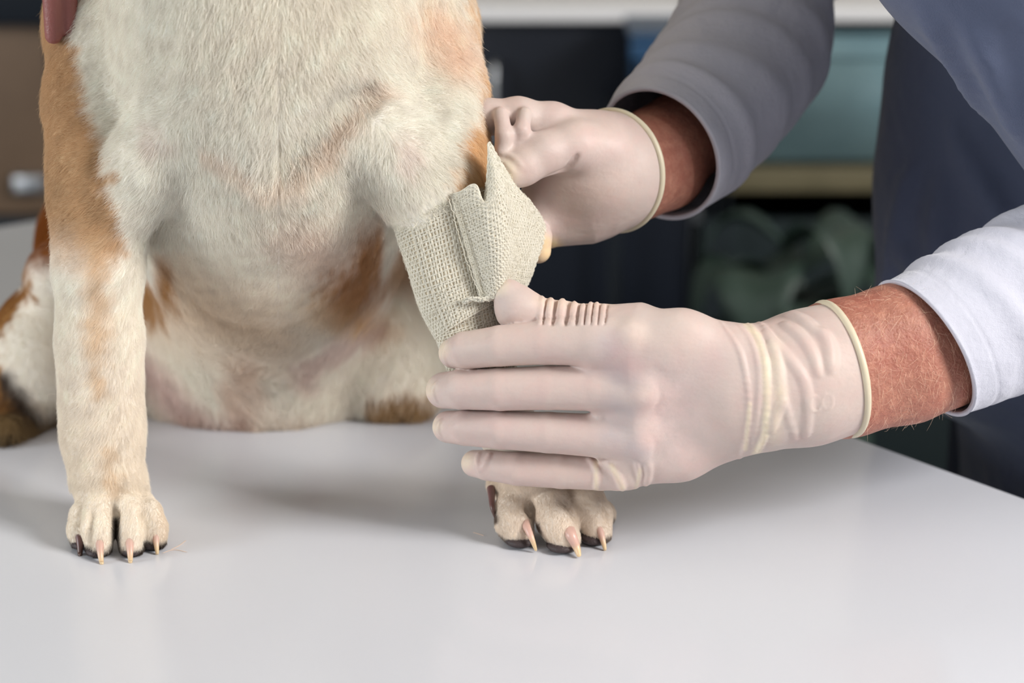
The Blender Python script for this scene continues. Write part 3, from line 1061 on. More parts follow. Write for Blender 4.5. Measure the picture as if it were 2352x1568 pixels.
# ---- pads under the toes
def pad(px, py, Y, rx, ry, rz):
    c = W(px, py, Y); c[2] = rz * 0.95
    n, m = 12, 20
    th = np.linspace(0.02, math.pi - 0.02, n); ph = np.linspace(0, 2 * math.pi, m, endpoint=False)
    V = np.array([[(c[0] + rx * math.sin(a) * math.cos(b_), c[1] + ry * math.sin(a) * math.sin(b_), max(0.0003, c[2] + rz * math.cos(a))) for b_ in ph] for a in th]).reshape(-1, 3)
    mesh_object('toe_pad', V, grid_quads(n, m), M['pad'], dog)
for (px, py, Y) in ((192, 1275, .022), (226, 1283, .011), (305, 1282, .012), (352, 1262, .022)):
    pad(px, py, Y, 0.0072, 0.009, 0.0036)
for (px, py, Y) in ((1194, 1250, .026), (1290, 1266, .018), (1364, 1252, .030)):
    pad(px, py, Y, 0.0096, 0.011, 0.0040)

# ================================================================== gauze bandage
def lr_sections(secs, per=6):
    """sections (lx, ly, rx, ry, Y, depth_m) -> smooth centres, half axes U (left to right) and S (towards the camera)"""
    A = spline(secs, per)
    C, U = [], []
    for lx, ly, rx, ry, Y, d in A:
        L_, R_ = W(lx, ly, Y), W(rx, ry, Y)
        C.append((L_ + R_) / 2); U.append((R_ - L_) / 2)
    C, U = np.array(C), np.array(U)
    T = np.gradient(C, axis=0)
    T /= np.linalg.norm(T, axis=1)[:, None]
    S = np.cross(T, U)
    S /= np.linalg.norm(S, axis=1)[:, None]
    S *= np.sign(-S[:, 1])[:, None] * A[:, 5][:, None]
    return C, U, S

def resample(P, n):
    s = np.concatenate([[0], np.cumsum(np.linalg.norm(np.diff(P, axis=0), axis=1))])
    t_ = np.linspace(0, s[-1], n)
    return np.stack([np.interp(t_, s, P[:, d]) for d in range(3)], 1)

def grid_surface(P):
    """P (n,m,3) -> normals"""
    gu = np.gradient(P, axis=0); gv = np.gradient(P, axis=1)
    N = np.cross(gu, gv)
    N /= np.linalg.norm(N, axis=2)[:, :, None] + 1e-12
    return N

def weave(P, N, pitch, rad, seed, edge_loops=True, wrap=False):
    """threads along both directions of a fine grid surface, woven over and under each other"""
    r = np.random.default_rng(seed)
    n, m, _ = P.shape
    Lu = np.linalg.norm(np.diff(P[:, m // 2], axis=0), axis=1).sum()
    Lv = np.linalg.norm(np.diff(P[n // 2], axis=0), axis=1).sum()
    nu, nv = int(Lu / pitch), int(Lv / pitch)
    parts = []
    def sample(a, b):
        a = np.clip(a, 0, n - 1.001); b = np.clip(b, 0, m - 1.001)
        i, j = a.astype(int), b.astype(int); fa, fb = (a - i)[:, None], (b - j)[:, None]
        def bl(Z):
            return (Z[i, j] * (1 - fa) + Z[i + 1, j] * fa) * (1 - fb) + (Z[i, j + 1] * (1 - fa) + Z[i + 1, j + 1] * fa) * fb
        return bl(P), bl(N)
    for kk in range(nu + 1):
        b = np.linspace(0, m - 1.001, nv * 3)
        wob = r.normal(scale=0.10, size=8)
        a = (kk + 0.12 * r.normal() + np.interp(b, np.linspace(0, m, 8), wob)) / nu * (n - 1) + 0 * b
        p, nn = sample(a, b)
        ph = b / (m - 1) * nv * math.pi + kk * math.pi
        q = p + nn * (0.00028 + 0.00026 * np.sin(ph))[:, None]
        parts.append(path_tube(q, rad * (0.9 + 0.25 * r.random()), m=5))
    for kk in range(nv + 1):
        a = np.linspace(0, n - 1.001, nu * 3)
        wob = r.normal(scale=0.12, size=8)
        b = (kk + 0.12 * r.normal() + np.interp(a, np.linspace(0, n, 8), wob)) / nv * (m - 1) + 0 * a
        p, nn = sample(a, b)
        ph = a / (n - 1) * nu * math.pi + (kk + 1) * math.pi
        q = p + nn * (0.00028 + 0.00026 * np.sin(ph))[:, None]
        parts.append(path_tube(q, rad * 1.1 * (0.9 + 0.25 * r.random()), m=5))
    # loose fibres
    for kk in range(int(nu * nv * 0.8)):
        a0, b0 = r.uniform(0, n - 2), r.uniform(0, m - 2)
        t_ = np.linspace(0, 1, 7)
        da, db = r.normal(size=2) * np.array([n / nu, m / nv]) * 0.9
        p, nn = sample(a0 + da * t_, b0 + db * t_ + 0.4 * db * np.sin(t_ * 5))
        q = p + nn * (0.0008 + 0.0012 * np.sin(t_ * math.pi) * r.random())[:, None]
        parts.append(path_tube(q, 0.00008, m=4))
    return merge(parts)

bandage = thing('gauze_bandage', 'cream gauze bandage wound around the dog\'s foreleg with its loose end held up', 'bandage', W(1060, 640, 0.05))
def wrap_layer(name, secs, pitch, seed, ang=(0, 2 * math.pi), off=0.0):
    C, U, S = lr_sections(secs, 8)
    m = 120
    t_ = np.linspace(ang[0], ang[1], m)
    P = C[:, None] + np.cos(t_)[None, :, None] * U[:, None] + np.sin(t_)[None, :, None] * S[:, None]
    N = P - C[:, None]
    N /= np.linalg.norm(N, axis=2)[:, :, None]
    wr = snoise(P.reshape(-1, 3), 150, seed + 50).reshape(P.shape[:2])[..., None] * 0.0006
    P = P + N * wr
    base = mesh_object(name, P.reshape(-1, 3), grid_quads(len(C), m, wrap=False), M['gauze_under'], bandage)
    V, Q = weave(P, N, pitch, 0.00058, seed)
    th = mesh_object('thread', V, Q, M['gauze'], base)
    tag(th, kind='stuff')
    return P, N
DW = 0.026
PA, NA = wrap_layer('outer_wrap', [(905, 512, 1112, 428, .070, DW + .001), (913, 530, 1114, 445, .069, DW), (929, 585, 1122, 508, .065, .0255), (949, 655, 1132, 585, .060, .0245),
                           (970, 715, 1140, 650, .056, .0235), (1002, 777, 1146, 690, .052, .0225)], 0.0019, 3)
wrap_layer('inner_wrap', [(975, 715, 1140, 665, .056, .0205), (1003, 780, 1150, 735, .051, .0200), (1030, 850, 1172, 812, .048, .0185),
                          (1078, 950, 1212, 925, .046, .0175), (1118, 1030, 1245, 1010, .046, .0170)], 0.0019, 5)

# loose end of the bandage, running off to the right and pinched by the far thumb
net = [[(1030, 448, .046), (1060, 440, .041), (1092, 424, .037), (1111, 462, .036), (1123, 332, .048), (1140, 352, .056), (1160, 392, .062), (1178, 430, .070), (1214, 460, .082)],
       [(1050, 500, .043), (1076, 492, .037), (1102, 480, .032), (1124, 470, .031), (1148, 430, .036), (1166, 446, .046), (1184, 462, .062), (1212, 478, .078), (1248, 505, .090)],
       [(1072, 570, .040), (1096, 562, .034), (1120, 552, .028), (1144, 545, .028), (1164, 540, .034), (1182, 545, .046), (1202, 548, .060), (1228, 550, .074), (1253, 548, .086)],
       [(1090, 628, .038), (1110, 622, .033), (1130, 618, .028), (1150, 616, .028), (1166, 616, .034), (1180, 618, .044), (1194, 620, .054), (1208, 622, .064), (1222, 622, .074)],
       [(1108, 688, .036), (1122, 686, .032), (1136, 684, .029), (1150, 682, .030), (1160, 682, .036), (1168, 682, .042), (1178, 680, .050), (1186, 678, .058), (1194, 676, .066)]]
G1 = np.array([spline([W(*p) for p in row], 12) for row in net])
G2 = np.stack([spline(G1[:, j], 16) for j in range(G1.shape[1])], 1)
G2 = np.stack([resample(row, 110) for row in G2])
NG = grid_surface(G2)
if NG[..., 1].mean() > 0:
    NG = -NG
wr = snoise(G2.reshape(-1, 3) * np.array([1, 1, 0.5]), 230, 77).reshape(G2.shape[:2])[..., None] * 0.0012
G2 = G2 + NG * wr
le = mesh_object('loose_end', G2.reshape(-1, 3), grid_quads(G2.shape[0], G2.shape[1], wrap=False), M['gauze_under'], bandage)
V, Q = weave(G2, NG, 0.0019, 0.00060, 8)
th = mesh_object('thread', V, Q, M['gauze'], le); tag(th, kind='stuff')
V, Q = weave(G2, -NG, 0.0021, 0.00060, 18)
th = mesh_object('thread', V, Q, M['gauze'], le); tag(th, kind='stuff')
# frayed seam and selvedge threads
fr = []
for kk in range(4):
    o_ = rng.normal(scale=7.0, size=2)
    pts = spline([W(x + o_[0], y + o_[1], Y - 0.0035) for x, y, Y in ((1036, 452, .044), (1056, 520, .040), (1074, 585, .037), (1094, 640, .035), (1118, 690, .034))], 14)
    pts = pts + rng.normal(scale=0.0003, size=pts.shape)
    fr.append(path_tube(pts, 0.00024, m=5))
for kk in range(6):
    o_ = rng.normal(scale=4.0, size=2)
    pts = spline([W(x + o_[0], y + o_[1], Y) for x, y, Y in ((1064, 698, .0300), (1085, 690, .0285), (1105, 692, .0282), (1128, 688, .0300), (1142, 690, .036))], 10)
    pts = pts + rng.normal(scale=0.0003, size=pts.shape)
    fr.append(path_tube(pts, 0.0006, m=5))
for kk in range(60):
    x0_, y0_ = 1000 + rng.uniform(-85, 100), 0
    y0_ = 523 - (x0_ - 911) * 0.43
    p0 = W(x0_, y0_, .070 - .026 * math.sqrt(max(0, 1 - ((x0_ - 1011) / 101) ** 2)) - 0.0008)
    d_ = rng.normal(size=3) * 0.0025
    fr.append(path_tube(spline([p0, p0 + d_, p0 + d_ * 1.3 + rng.normal(size=3) * 0.0015], 5), 0.00012, m=4))
V, Q = merge(fr)
fo = mesh_object('frayed_edge', V, Q, M['gauze'], bandage); tag(fo, kind='stuff')

# ================================================================== the vet: body, gloves, sleeves, tunic
vet = thing('person', 'person in a navy scrub tunic over a white long-sleeved shirt, gloved hands holding the foreleg', 'person', (0.52, 0.42, FLOOR))
B = Field()
# near arm
for o_ in (-36, 0, 36):
    B.chain([(1800 + o_ * .2, 880 + o_, .016, 100), (1930 + o_ * .25, 847 + o_, .028, 120), (2070 + o_ * .3, 812 + o_, .042, 122), (2150 + o_ * .4, 782 + o_, .052, 118), (2300 + o_ * .4, 712 + o_, .075, 112), (2480, 620, .100, 110)], 0.006)
B.chain([(2480, 620, .100, 140), (2700, 500, .125, 140)], 0.01)
NS = np.array([0.43, 0.11, 0.57]); FS = np.array([0.31, 0.42, 0.56])
B.rc(W(2700, 500, .125), NS, 0.038, 0.05, 0.02)
# far arm
B.chain([(1400, 388, .140, 84), (1440, 378, .150, 96), (1510, 355, .178, 108), (1560, 322, .198, 104), (1640, 250, .235, 100), (1760, 60, .30, 100), (1820, -180, .36, 110)], 0.006)
B.chain([(1415, 420, .140, 84), (1460, 412, .152, 92), (1530, 392, .178, 92)], 0.006)
B.rc(W(1830, -180, .36), FS, 0.05, 0.055, 0.02)
# torso, neck, head, legs
B.rc(NS, FS, 0.05, 0.05, 0.02)
B.rc(np.array([0.40, 0.29, 0.50]), np.array([0.51, 0.38, 0.02]), 0.095, 0.11, 0.03)
B.rc(np.array([0.36, 0.27, 0.56]), np.array([0.29, 0.23, 0.69]), 0.055, 0.055, 0.03)
B.ell(np.array([0.26, 0.22, 0.79]), (0.085, 0.085, 0.11), 0.03)
B.ell(np.array([0.185, 0.165, 0.775]), (0.016, 0.014, 0.022), 0.012)
for s_ in (-1, 1):
    B.ell(np.array([0.26, 0.22, 0.78]) + s_ * np.array([0.054, -0.066, 0]), (0.014, 0.014, 0.03), 0.008)
    hp = np.array([0.53, 0.40, -0.02]) + s_ * np.array([0.06, -0.07, 0])
    kn = np.array([0.53, 0.41, -0.42]) + s_ * np.array([0.07, -0.085, 0])
    an_ = np.array([0.58, 0.45, -0.80]) + s_ * np.array([0.075, -0.09, 0])
    B.rc(hp, kn, 0.085, 0.058, 0.04)
    B.rc(kn, an_, 0.055, 0.036, 0.03)
VB, QB = B.mesh(0.0036, 2)
body_p = mesh_object('body', VB, QB, M['skin'], vet)

M['trousers'] = material('navy_trousers', lin(46, 54, 74), 0.85, bump=[(14, 0.006, (1, 1, 1))])
M['shoe'] = material('white_clog', lin(210, 210, 208), 0.5)
M['hair'] = material('brown_hair', lin(70, 50, 36), 0.6)
TR = Field()
for s_ in (-1, 1):
    hp = np.array([0.53, 0.40, 0.0]) + s_ * np.array([0.055, -0.066, 0])
    kn = np.array([0.53, 0.41, -0.42]) + s_ * np.array([0.07, -0.085, 0])
    an_ = np.array([0.58, 0.45, -0.82]) + s_ * np.array([0.075, -0.09, 0])
    TR.rc(hp, kn, 0.105, 0.082, 0.04)
    TR.rc(kn, an_, 0.080, 0.062, 0.03)
TR.cut(np.array([0, 0, -0.845]), (0, 0, -1))
V, Q = TR.mesh(0.008, 1)
mesh_object('trousers', V, Q, M['trousers'], vet)
for s_ in (-1, 1):
    SH = Field()
    an_ = np.array([0.58, 0.45, -0.865]) + s_ * np.array([0.075, -0.09, 0])
    SH.rc(an_, an_ + np.array([-0.13, -0.10, -0.004]), 0.042, 0.036, 0.02)
    SH.rc(an_, an_ + np.array([0.03, 0.025, 0]), 0.042, 0.038, 0.02)
    SH.cut(np.array([0, 0, FLOOR + 0.001]), (0, 0, -1))
    V, Q = SH.mesh(0.006, 1)
    mesh_object('shoe', V, Q, M['shoe'], vet)
HR = Field()
HR.ell(np.array([0.275, 0.232, 0.81]), (0.088, 0.088, 0.105), 0.02)
HR.ell(np.array([0.20, 0.172, 0.765]), (0.05, 0.05, 0.07), 0.01, op=-1)
HR.cut(np.array([0.275, 0.23, 0.765]), (-0.35, -0.3, -0.9))
V, Q = HR.mesh(0.006, 1)
mesh_object('hair', V, Q, M['hair'], vet)

# ---- scrub tunic
TN = Field()
TN.rc(np.array([0.385, 0.275, 0.49]), np.array([0.48, 0.34, 0.05]), 0.120, 0.135, 0.05)
TN.rc(np.array([0.42, 0.22, 0.47]), np.array([0.50, 0.26, 0.05]), 0.120, 0.13, 0.05)
TN.rc(np.array([0.48, 0.34, 0.05]), np.array([0.52, 0.38, -0.22]), 0.135, 0.150, 0.05)
TN.rc(np.array([0.50, 0.26, 0.05]), np.array([0.545, 0.29, -0.22]), 0.135, 0.150, 0.05)
TN.chain([(2345, -60, .30, 265), (2318, 200, .30, 262), (2300, 430, .29, 268), (2290, 700, .28, 280)], 0.03)
TN.rc(NS + np.array([0.0, 0.0, 0.0]), FS, 0.085, 0.085, 0.05)
TN.chain([(2275, -190, .10, 270), (2620, 300, .095, 262)], 0.02)
TN.rc(NS, W(2275, -190, .10), 0.085, 0.075, 0.03)
TN.rc(FS, W(1850, -230, .37), 0.08, 0.075, 0.03)
TN.cut(np.array([0.52, 0.36, -0.30]), (0, 0, -1))
for pl, rp in (([(2100, 380), (2060, 520), (2040, 700)], 14), ([(2160, 420), (2150, 600), (2190, 760)], 16),
               ([(2240, 500), (2300, 620), (2352, 700)], 14), ([(2190, 300), (2260, 440), (2352, 560)], 14),
               ([(2230, 60), (2290, 180), (2352, 330)], 20), ([(2120, 30), (2200, 150), (2260, 260)], 12), ([(2060, 560), (2130, 660), (2150, 800)], 14),
               ([(2000, 1010), (2200, 1050), (2352, 1060)], 12), ([(2080, 1060), (2250, 1100), (2352, 1100)], 10)):
    TN.ridge(pl, rp, k=0.012, step=3)
V, Q = TN.mesh(0.0055, 2)
mesh_object('tunic', V, Q, M['tunic'], vet)

# ---- shirt sleeves
def sleeve(secs, folds, amp, seed, hem=0.0):
    C, U, S = lr_sections(secs, 14)
    C0, U0, S0 = C[:10][::-1], U[:10][::-1] * 0.955, S[:10][::-1] * 0.955
    m = 160
    t_ = np.linspace(0, 2 * np.pi, m, endpoint=False)
    def ring(C, U, S):
        return C[:, None] + np.cos(t_)[None, :, None] * U[:, None] + np.sin(t_)[None, :, None] * S[:, None]
    P = ring(C, U, S)
    N = P - C[:, None]; N /= np.linalg.norm(N, axis=2)[:, :, None]
    s = np.concatenate([[0], np.cumsum(np.linalg.norm(np.diff(C, axis=0), axis=1))])[:, None]
    tt = t_[None, :]
    d = np.zeros(P.shape[:2])
    for (s0, slope, wdt, a, ph) in folds:
        u = (s - s0 - slope * np.cos(tt - ph)) / wdt
        d += a * np.exp(-u * u) * (0.55 + 0.45 * np.cos(tt - ph - 1.2))
    d += amp * snoise(P.reshape(-1, 3), 75, seed).reshape(d.shape) * smoothstep(0.0, 0.03, s)
    d += 0.0011 * np.exp(-((s - 0.0) / 0.0018) ** 2)
    d -= 0.0008 * np.exp(-((s - 0.018) / 0.0012) ** 2)
    P = P + N * d[:, :, None]
    Pin = ring(C0, U0, S0)
    Pall = np.concatenate([Pin, P], 0)
    return Pall.reshape(-1, 3), grid_quads(len(Pall), m), P
nf = [(0.035, 0.012, 0.006, 0.0036, 1.2), (0.052, 0.016, 0.006, 0.0040, 1.5), (0.07, 0.02, 0.007, 0.0044, 1.3), (0.092, 0.02, 0.008, 0.0050, 1.6), (0.115, 0.022, 0.010, 0.0050, 1.2), (0.14, 0.02, 0.010, 0.0050, 1.2)]
V, Q, Pn = sleeve([(2052, 646, 2190, 952, .044, .041), (2120, 612, 2262, 928, .054, .042), (2225, 556, 2345, 896, .066, .041), (2352, 493, 2452, 868, .085, .044),
                   (2520, 400, 2600, 800, .105, .048), (2690, 260, 2790, 700, .125, .05), (2740, 100, 2880, 520, .13, .05), (2640, -60, 2880, 260, .12, .05)], nf, 0.0009, 4)
mesh_object('sleeve', V, Q, M['shirt'], vet)
ff = [(0.03, 0.012, 0.008, 0.0050, 1.2), (0.06, 0.02, 0.009, 0.004, 1.0), (0.09, 0.025, 0.009, 0.004, 1.4), (0.12, 0.03, 0.010, 0.005, 1.1), (0.15, 0.03, 0.010, 0.005, 1.3), (0.19, 0.03, 0.012, 0.005, 1.2)]
V, Q, Pf = sleeve([(1455, 206, 1568, 500, .165, .043), (1478, 160, 1640, 462, .190, .045), (1522, 95, 1745, 362, .225, .047), (1568, 20, 1858, 232, .27, .05),
                   (1596, -60, 1905, 60, .31, .052), (1630, -160, 1915, -110, .35, .055), (1680, -330, 1960, -300, .40, .055)], ff, 0.0016, 9)
mesh_object('sleeve', V, Q, M['shirt'], vet)

# ---- near glove
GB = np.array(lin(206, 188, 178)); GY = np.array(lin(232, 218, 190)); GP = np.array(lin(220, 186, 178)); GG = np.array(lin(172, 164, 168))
H = Field()
H.chain([(1450, 788, .009, 72), (1560, 800, .002, 86), (1690, 842, .004, 92)], 0.01, ys=1.35)
H.chain([(1450, 900, .002, 66), (1690, 885, .004, 92)], 0.01, ys=1.35)
H.chain([(1440, 1000, .004, 62), (1700, 930, .006, 88)], 0.01, ys=1.35)
H.chain([(1420, 1078, .010, 50), (1560, 1030, .008, 70), (1690, 975, .008, 76)], 0.01, ys=1.25)
H.chain([(1690, 870, .006, 118), (1760, 868, .010, 116)], 0.012, ys=1.15)
H.chain([(1690, 910, .006, 118), (1760, 896, .010, 116)], 0.012, ys=1.15)
# cuff
H.chain([(1760, 878, .010, 136), (1850, 856, .016, 142), (1960, 826, .026, 146)], 0.006, ys=1.05)
H.chain([(1760, 900, .010, 136), (1850, 878, .016, 144), (1960, 846, .026, 148)], 0.006, ys=1.05)
# thumb (behind the index finger)
H.chain([(1166, 674, .033, 34), (1188, 706, .032, 50), (1235, 732, .030, 45), (1290, 740, .026, 46), (1370, 748, .020, 48), (1460, 765, .012, 72)], 0.005)
# fingers
H.chain([(1043, 810, .034, 36), (1070, 804, .022, 43), (1150, 794, .014, 47), (1250, 786, .010, 51), (1360, 783, .006, 58), (1450, 784, .006, 58)], 0.0010)
H.chain([(1020, 896, .030, 42), (1060, 894, .020, 46), (1150, 894, .012, 49), (1260, 890, .008, 51), (1370, 890, .004, 54), (1470, 895, .0, 58)], 0.0010)
H.chain([(1030, 980, .032, 37), (1070, 982, .021, 41), (1150, 987, .013, 44), (1260, 993, .009, 47), (1370, 1000, .006, 50), (1460, 1008, .002, 54)], 0.0010)
H.chain([(1090, 1064, .034, 31), (1120, 1068, .026, 35), (1190, 1077, .018, 38), (1290, 1082, .014, 40), (1380, 1084, .012, 42), (1440, 1080, .010, 46)], 0.0010)
# webs between the finger roots
H.chain([(1372, 838, .006, 30), (1450, 842, .003, 60)], 0.006)
H.chain([(1392, 944, .006, 30), (1460, 946, .004, 56)], 0.006)
H.chain([(1420, 1040, .010, 26), (1480, 1030, .006, 50)], 0.006)
H.chain([(1390, 790, .008, 58), (1490, 800, .006, 74)], 0.01)
# knuckles
for x_, y_, r_ in ((1452, 770, 24), (1490, 892, 28), (1485, 1000, 26), (1440, 1072, 20)):
    p_ = H.hit(x_, y_)
    H.ell(p_ + np.array([0, 0.004, 0]), (R(r_, p_), 0.0038, R(r_ * 0.9, p_)), 0.008)
AX = norm(W(1960, 836, .026) - W(1850, 866, .016))
RC = W(1926, 846, .0235)
H.cut(RC, AX)
# folds of the latex
for pl, rp, kk in (
    ([(1706, 730), (1740, 772), (1757, 830), (1762, 902), (1757, 1000), (1734, 1046)], 9.0, 0.0016),
    ([(1652, 736), (1688, 785), (1707, 832), (1722, 927), (1716, 1010), (1700, 1052)], 6.0, 0.0016),
    ([(1688, 738), (1722, 778), (1740, 830), (1744, 890), (1738, 960), (1726, 1040)], 6.0, 0.0016),
    ([(1728, 726), (1768, 770), (1780, 820)], 7.0, 0.002),
    ([(1352, 1052), (1368, 1075), (1372, 1100), (1366, 1126)], 4.2, 0.0022),
    ([(1372, 1050), (1405, 1070), (1425, 1100), (1430, 1124)], 5.0, 0.003),
    ([(1462, 1062), (1470, 1090), (1460, 1126)], 4.0, 0.0022)):
    H.ridge(pl, rp, k=kk, step=6, sink=0.25)
for pl, rp, kk in (
    ([(1757, 767), (1800, 812), (1845, 872), (1856, 930), (1852, 1000)], 8, 0.0035), ([(1770, 790), (1787, 830), (1794, 902), (1827, 1006)], 7, 0.0035),
    ([(1812, 721), (1850, 740), (1884, 772)], 8, 0.004), ([(1800, 745), (1836, 770), (1866, 815), (1880, 860)], 7, 0.004), ([(1770, 990), (1784, 950), (1800, 920)], 6, 0.0035),
    ([(1888, 760), (1905, 800), (1908, 850)], 6, 0.005),
    ([(1490, 1060), (1490, 1090), (1482, 1118)], 5, 0.003),
    ([(1102, 1040), (1096, 1060), (1102, 1082)], 4.4, 0.002), ([(1126, 1042), (1118, 1062), (1106, 1078)], 4.4, 0.002),
    
    ([(1030, 784), (1022, 812), (1028, 838)], 4, 0.002), ([(1003, 880), (996, 900), (1004, 922)], 4, 0.002), ([(1014, 966), (1008, 984), (1014, 1002)], 4, 0.002)):
    H.ridge(pl, rp, k=kk, step=6, sink=0.72)
# bunched rings around the thumb
for x_, rr_ in ((1252, 2.6), (1274, 4.2), (1305, 4.4), (1330, 3.4), (1347, 3.0), (1362, 3.0), (1377, 2.8), (1393, 2.4)):
    H.ridge([(x_ + 5, 684), (x_ + 2, 696), (x_ - 2, 715), (x_ - 6, 745)], rr_, k=0.0016, taper=False, op=-1, step=4)
for x_, rr_ in ((1243, 4.5), (1263, 5.5), (1290, 7), (1318, 5), (1339, 4), (1355, 3.5), (1370, 3.5), (1386, 3)):
    H.ridge([(x_ + 3, 680), (x_ + 1, 700), (x_ - 2, 722), (x_ - 4, 745)], rr_, k=0.0014, taper=False, step=5, sink=0.5)
# moulded size mark on the cuff: two small rings side by side
for cx_, cy_ in ((1872, 927), (1900, 922)):
    aa = np.linspace(0, 2 * np.pi, 15)
    H.ridge([(cx_ + 13 * math.cos(a), cy_ + 18 * math.sin(a)) for a in aa], 2.4, k=0.0008, taper=False, step=2, sink=0.25)
VH, QH = H.mesh(0.00085, 1)
print('glove verts', len(VH))

def glove_color(P, spots, tips):
    x, y = project(P)
    col = np.tile(GB, (len(P), 1))
    def mix(w, c):
        w = np.clip(w, 0, 1)[:, None]
        col[:] = col * (1 - w) + c * w
    n_ = snoise(P, 120, 70)
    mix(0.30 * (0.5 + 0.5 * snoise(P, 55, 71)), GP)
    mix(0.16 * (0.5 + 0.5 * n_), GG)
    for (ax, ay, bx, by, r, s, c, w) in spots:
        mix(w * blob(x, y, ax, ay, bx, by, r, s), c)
    for (tx, ty, r) in tips:
        mix(0.75 * blob(x, y, tx, ty, tx, ty, r, r * 0.7), GY)
    return np.clip(col, 0, 0.95)
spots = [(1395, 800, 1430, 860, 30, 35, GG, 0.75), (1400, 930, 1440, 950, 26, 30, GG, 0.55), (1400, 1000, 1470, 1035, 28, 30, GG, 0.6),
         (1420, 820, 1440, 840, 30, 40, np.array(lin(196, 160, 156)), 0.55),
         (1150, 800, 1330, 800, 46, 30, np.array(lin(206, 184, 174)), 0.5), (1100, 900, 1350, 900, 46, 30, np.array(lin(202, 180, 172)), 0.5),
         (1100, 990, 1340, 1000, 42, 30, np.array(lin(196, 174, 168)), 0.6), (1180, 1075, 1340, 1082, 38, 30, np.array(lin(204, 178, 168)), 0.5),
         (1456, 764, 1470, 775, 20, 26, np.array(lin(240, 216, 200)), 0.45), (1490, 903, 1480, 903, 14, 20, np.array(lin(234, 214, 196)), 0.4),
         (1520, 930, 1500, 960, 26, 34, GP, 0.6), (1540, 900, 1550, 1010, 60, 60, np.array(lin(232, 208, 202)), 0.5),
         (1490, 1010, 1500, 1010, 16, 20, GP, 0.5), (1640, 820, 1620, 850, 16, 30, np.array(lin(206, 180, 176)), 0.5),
         (1706, 730, 1740, 772, 8, 6, GY, 0.85), (1740, 772, 1757, 830, 8, 6, GY, 0.85), (1757, 830, 1762, 902, 8, 6, GY, 0.85), (1762, 902, 1757, 1000, 8, 6, GY, 0.85), (1757, 1000, 1734, 1046, 8, 6, GY, 0.85), (1722, 927, 1712, 1030, 5, 4, GY, 0.8), (1775, 800, 1790, 900, 16, 22, GY, 0.5), (1790, 900, 1780, 1010, 10, 18, GY, 0.5),
         (1368, 1060, 1370, 1125, 5, 5, GY, 0.8), (1405, 1070, 1430, 1120, 6, 6, GY, 0.8), (1470, 1080, 1460, 1125, 4, 5, GY, 0.6),
         (1240, 690, 1400, 700, 14, 16, np.array(lin(232, 206, 184)), 0.5)]
tips = [(1006, 800, 22), (980, 890, 20), (994, 975, 18), (1066, 1058, 20), (1142, 655, 22)]
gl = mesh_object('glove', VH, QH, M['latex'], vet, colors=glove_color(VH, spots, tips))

def ring_on(F, c, axis, n=72, rmax=0.07, up=(0, 0, 1)):
    u = np.cross(axis, up); u = norm(u); v = norm(np.cross(u, axis))
    pts = []
    for a in np.linspace(0, 2 * np.pi, n, endpoint=False):
        d = math.cos(a) * u + math.sin(a) * v
        r_ = np.linspace(0.0, rmax, 240)
        f_ = F.at(c + r_[:, None] * d)
        i = np.argmax(f_ > 0)
        pts.append(c + d * r_[i])
    return np.array(pts)
rp = ring_on(H, RC - AX * 0.0012, AX)
for _ in range(3):
    rp = (np.roll(rp, 1, 0) + rp * 2 + np.roll(rp, -1, 0)) / 4
V, Q = path_tube(rp, 0.0022, m=12, close=True)
o = mesh_object('cuff_rim', V, Q, M['latex_rim'], gl); o['label'] = 'rolled yellowish rim of the glove cuff'

# ---- far glove
K = Field()
K.chain([(1290, 335, .112, 68), (1360, 360, .118, 96), (1400, 385, .125, 112)], 0.015, ys=1.2)
K.chain([(1280, 440, .118, 80), (1390, 430, .125, 104)], 0.015, ys=1.2)
K.chain([(1255, 510, .118, 62), (1330, 480, .122, 84)], 0.015, ys=1.2)
K.chain([(1360, 390, .122, 118), (1420, 386, .138, 122), (1500, 360, .165, 126)], 0.01, ys=1.0)
K.chain([(1345, 302, .115, 40), (1270, 282, .110, 44), (1190, 268, .105, 42), (1120, 268, .102, 38), (1070, 300, .098, 32)], 0.006)
K.chain([(1205, 262, .092, 17), (1198, 300, .084, 18), (1180, 345, .084, 18)], 0.003)
K.chain([(1150, 262, .090, 18), (1158, 310, .080, 19), (1150, 372, .078, 20)], 0.003)
K.chain([(1240, 505, .112, 44), (1180, 545, .100, 34)], 0.006)
K.chain([(1180, 500, .100, 30), (1232, 545, .094, 34), (1236, 575, .092, 30)], 0.003)
K.chain([(1385, 345, .108, 66), (1320, 336, .096, 56), (1250, 352, .086, 47), (1200, 384, .078, 40), (1178, 398, .074, 34)], 0.006)
KA = norm(W(1500, 360, .165) - W(1400, 388, .128))
KC = W(1418, 389, .134)
K.cut(KC, KA)
K.ridge([(1262, 402), (1300, 388), (1326, 356)], 2.2, k=0.003, op=-1, step=6)
for pl in ([(1146, 350), (1180, 362), (1200, 385)], [(1140, 366), (1166, 380), (1184, 402)], [(1150, 384), (1166, 396)]):
    K.ridge(pl, 3.4, k=0.002, step=5, sink=0.5)
VK, QK = K.mesh(0.0011, 1)
far_spots = [(1215, 560, 1262, 580, 34, 14, np.array(lin(236, 206, 158)), 0.95), (1300, 440, 1400, 460, 50, 50, np.array(lin(204, 180, 168)), 0.5)]  # yellow fingertip: light glowing through the latex, put into the colour
gl2 = mesh_object('glove', VK, QK, M['latex'], vet, colors=glove_color(VK, far_spots, [(1160, 395, 30)]))
rp = ring_on(K, KC - KA * 0.0012, KA)
for _ in range(3):
    rp = (np.roll(rp, 1, 0) + rp * 2 + np.roll(rp, -1, 0)) / 4
V, Q = path_tube(rp, 0.0022, m=12, close=True)
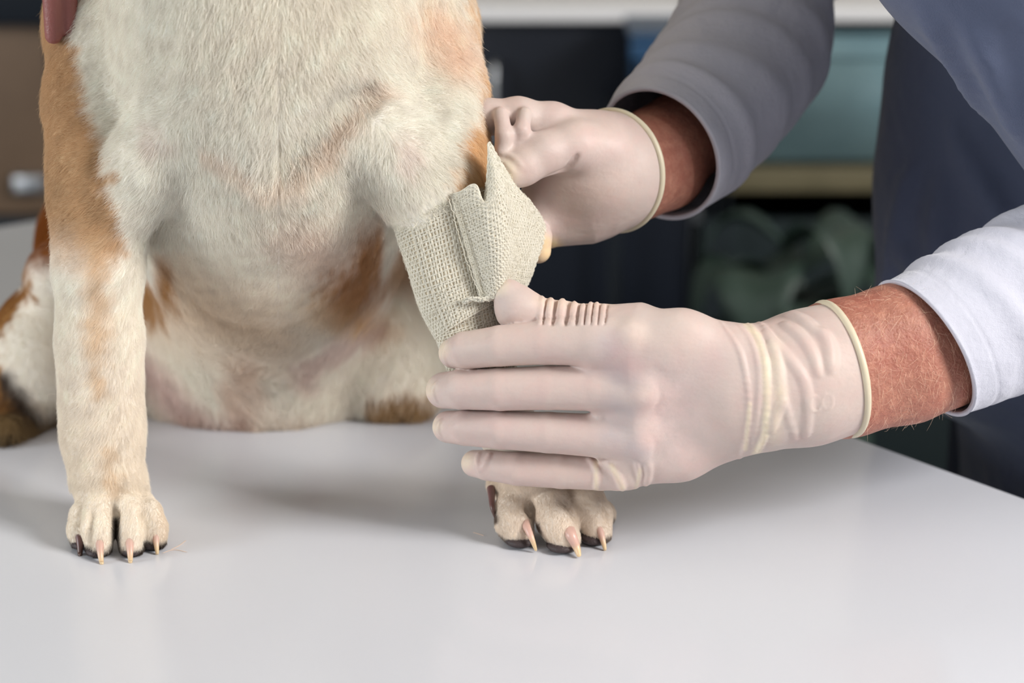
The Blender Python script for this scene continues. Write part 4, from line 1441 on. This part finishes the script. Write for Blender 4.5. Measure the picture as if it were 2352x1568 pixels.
o = mesh_object('cuff_rim', V, Q, M['latex_rim'], gl2); o['label'] = 'rolled yellowish rim of the glove cuff'

# ---- short blond hairs on the near forearm
hs = []
tries = 0
while len(hs) < 380 and tries < 3000:
    tries += 1
    x_, y_ = rng.uniform(1955, 2230), rng.uniform(655, 985)
    p = B.hit(x_, y_, -0.05, 0.12)
    if p is None:
        continue
    e_ = 0.0006
    g = norm([B.at(p + np.array(q_) * e_)[0] - B.at(p - np.array(q_) * e_)[0] for q_ in ((1, 0, 0), (0, 1, 0), (0, 0, 1))])
    d = norm(np.array([-0.25, -0.1, -0.95]) + rng.normal(size=3) * np.array([0.6, 0.3, 0.35]))
    d = norm(d - g * (d @ g) + g * 0.25)
    L_ = rng.uniform(0.004, 0.0115) * (1.25 if rng.random() < 0.2 else 0.8)
    c_ = rng.normal(size=3) * 0.0009
    hs.append([p - g * 0.0003, p + d * L_ * 0.33 + c_ * 0.2, p + d * L_ * 0.66 + c_ * 0.7, p + d * L_ + c_ * 1.5 - g * 0.0006])
hs = np.array(hs)
hr = np.tile(0.00006 * (1 - 0.7 * np.linspace(0, 1, 4)), (len(hs), 1))
ho = hair_object('arm_hair', hs, hr, np.tile(np.array(lin(252, 222, 196)), (len(hs), 1)), M['arm_hair'], vet)
tag(ho, kind='stuff')

# ================================================================== the owner's hand at the top left
own = thing('person', 'person at the far left of whom only two fingertips on the dog\'s shoulder show', 'person', W(60, -900, 0.35))
O = Field()
for f_ in ([(60, -330, .150, 36), (96, -160, .118, 26), (118, -40, .104, 23), (123, 82, .104, 20)], [(110, -340, .150, 36), (146, -160, .120, 26), (156, -40, .108, 22), (160, 66, .108, 19)],
           [(160, -340, .155, 36), (200, -170, .116, 26), (212, -60, .105, 22), (214, -30, .104, 20)], [(10, -320, .155, 34), (46, -190, .125, 24), (60, -110, .112, 21), (66, -50, .110, 18)],
           [(0, -420, .20, 45), (-60, -330, .17, 34), (-70, -250, .16, 28)]):
    O.chain(f_, 0.003)
O.chain([(30, -350, .158, 60), (10, -520, .20, 80)], 0.01)
O.chain([(110, -360, .158, 66), (60, -520, .20, 80)], 0.01)
O.chain([(30, -520, .20, 100), (-40, -800, .28, 95), (-150, -1300, .42, 150)], 0.02)
V, Q = O.mesh(0.0018, 1)
mesh_object('hand', V, Q, M['skin_owner'], own)
V, Q, _p = sleeve([(-190, -820, 120, -860, .30, .045), (-260, -1000, 100, -1050, .35, .05), (-330, -1250, 90, -1300, .42, .055)], [], 0.001, 12)
mesh_object('sleeve', V, Q, M['shirt'], own)

# a couple of shed hairs on the table
for nm, pts, lb in (('shed_hair', [(372, 1270), (400, 1262), (432, 1268)], 'reddish shed hair lying on the table beside the unbandaged paw'),
                    ('shed_hair', [(392, 1262), (412, 1252), (428, 1240)], 'pale shed hair lying beside the unbandaged paw'),
                    ('shed_hair', [(1086, 1222), (1100, 1226), (1112, 1230)], 'short dark shed hair on the table beside the bandaged leg\'s paw')):
    P_ = spline([Wz(x_, y_, 0.0004) for x_, y_ in pts], 6)
    V, Q = path_tube(P_, 0.00016, m=5)
    o = mesh_object(nm, V, Q, M['arm_hair'])
    tag(o, lb, 'hair', 'shed hairs on the table')
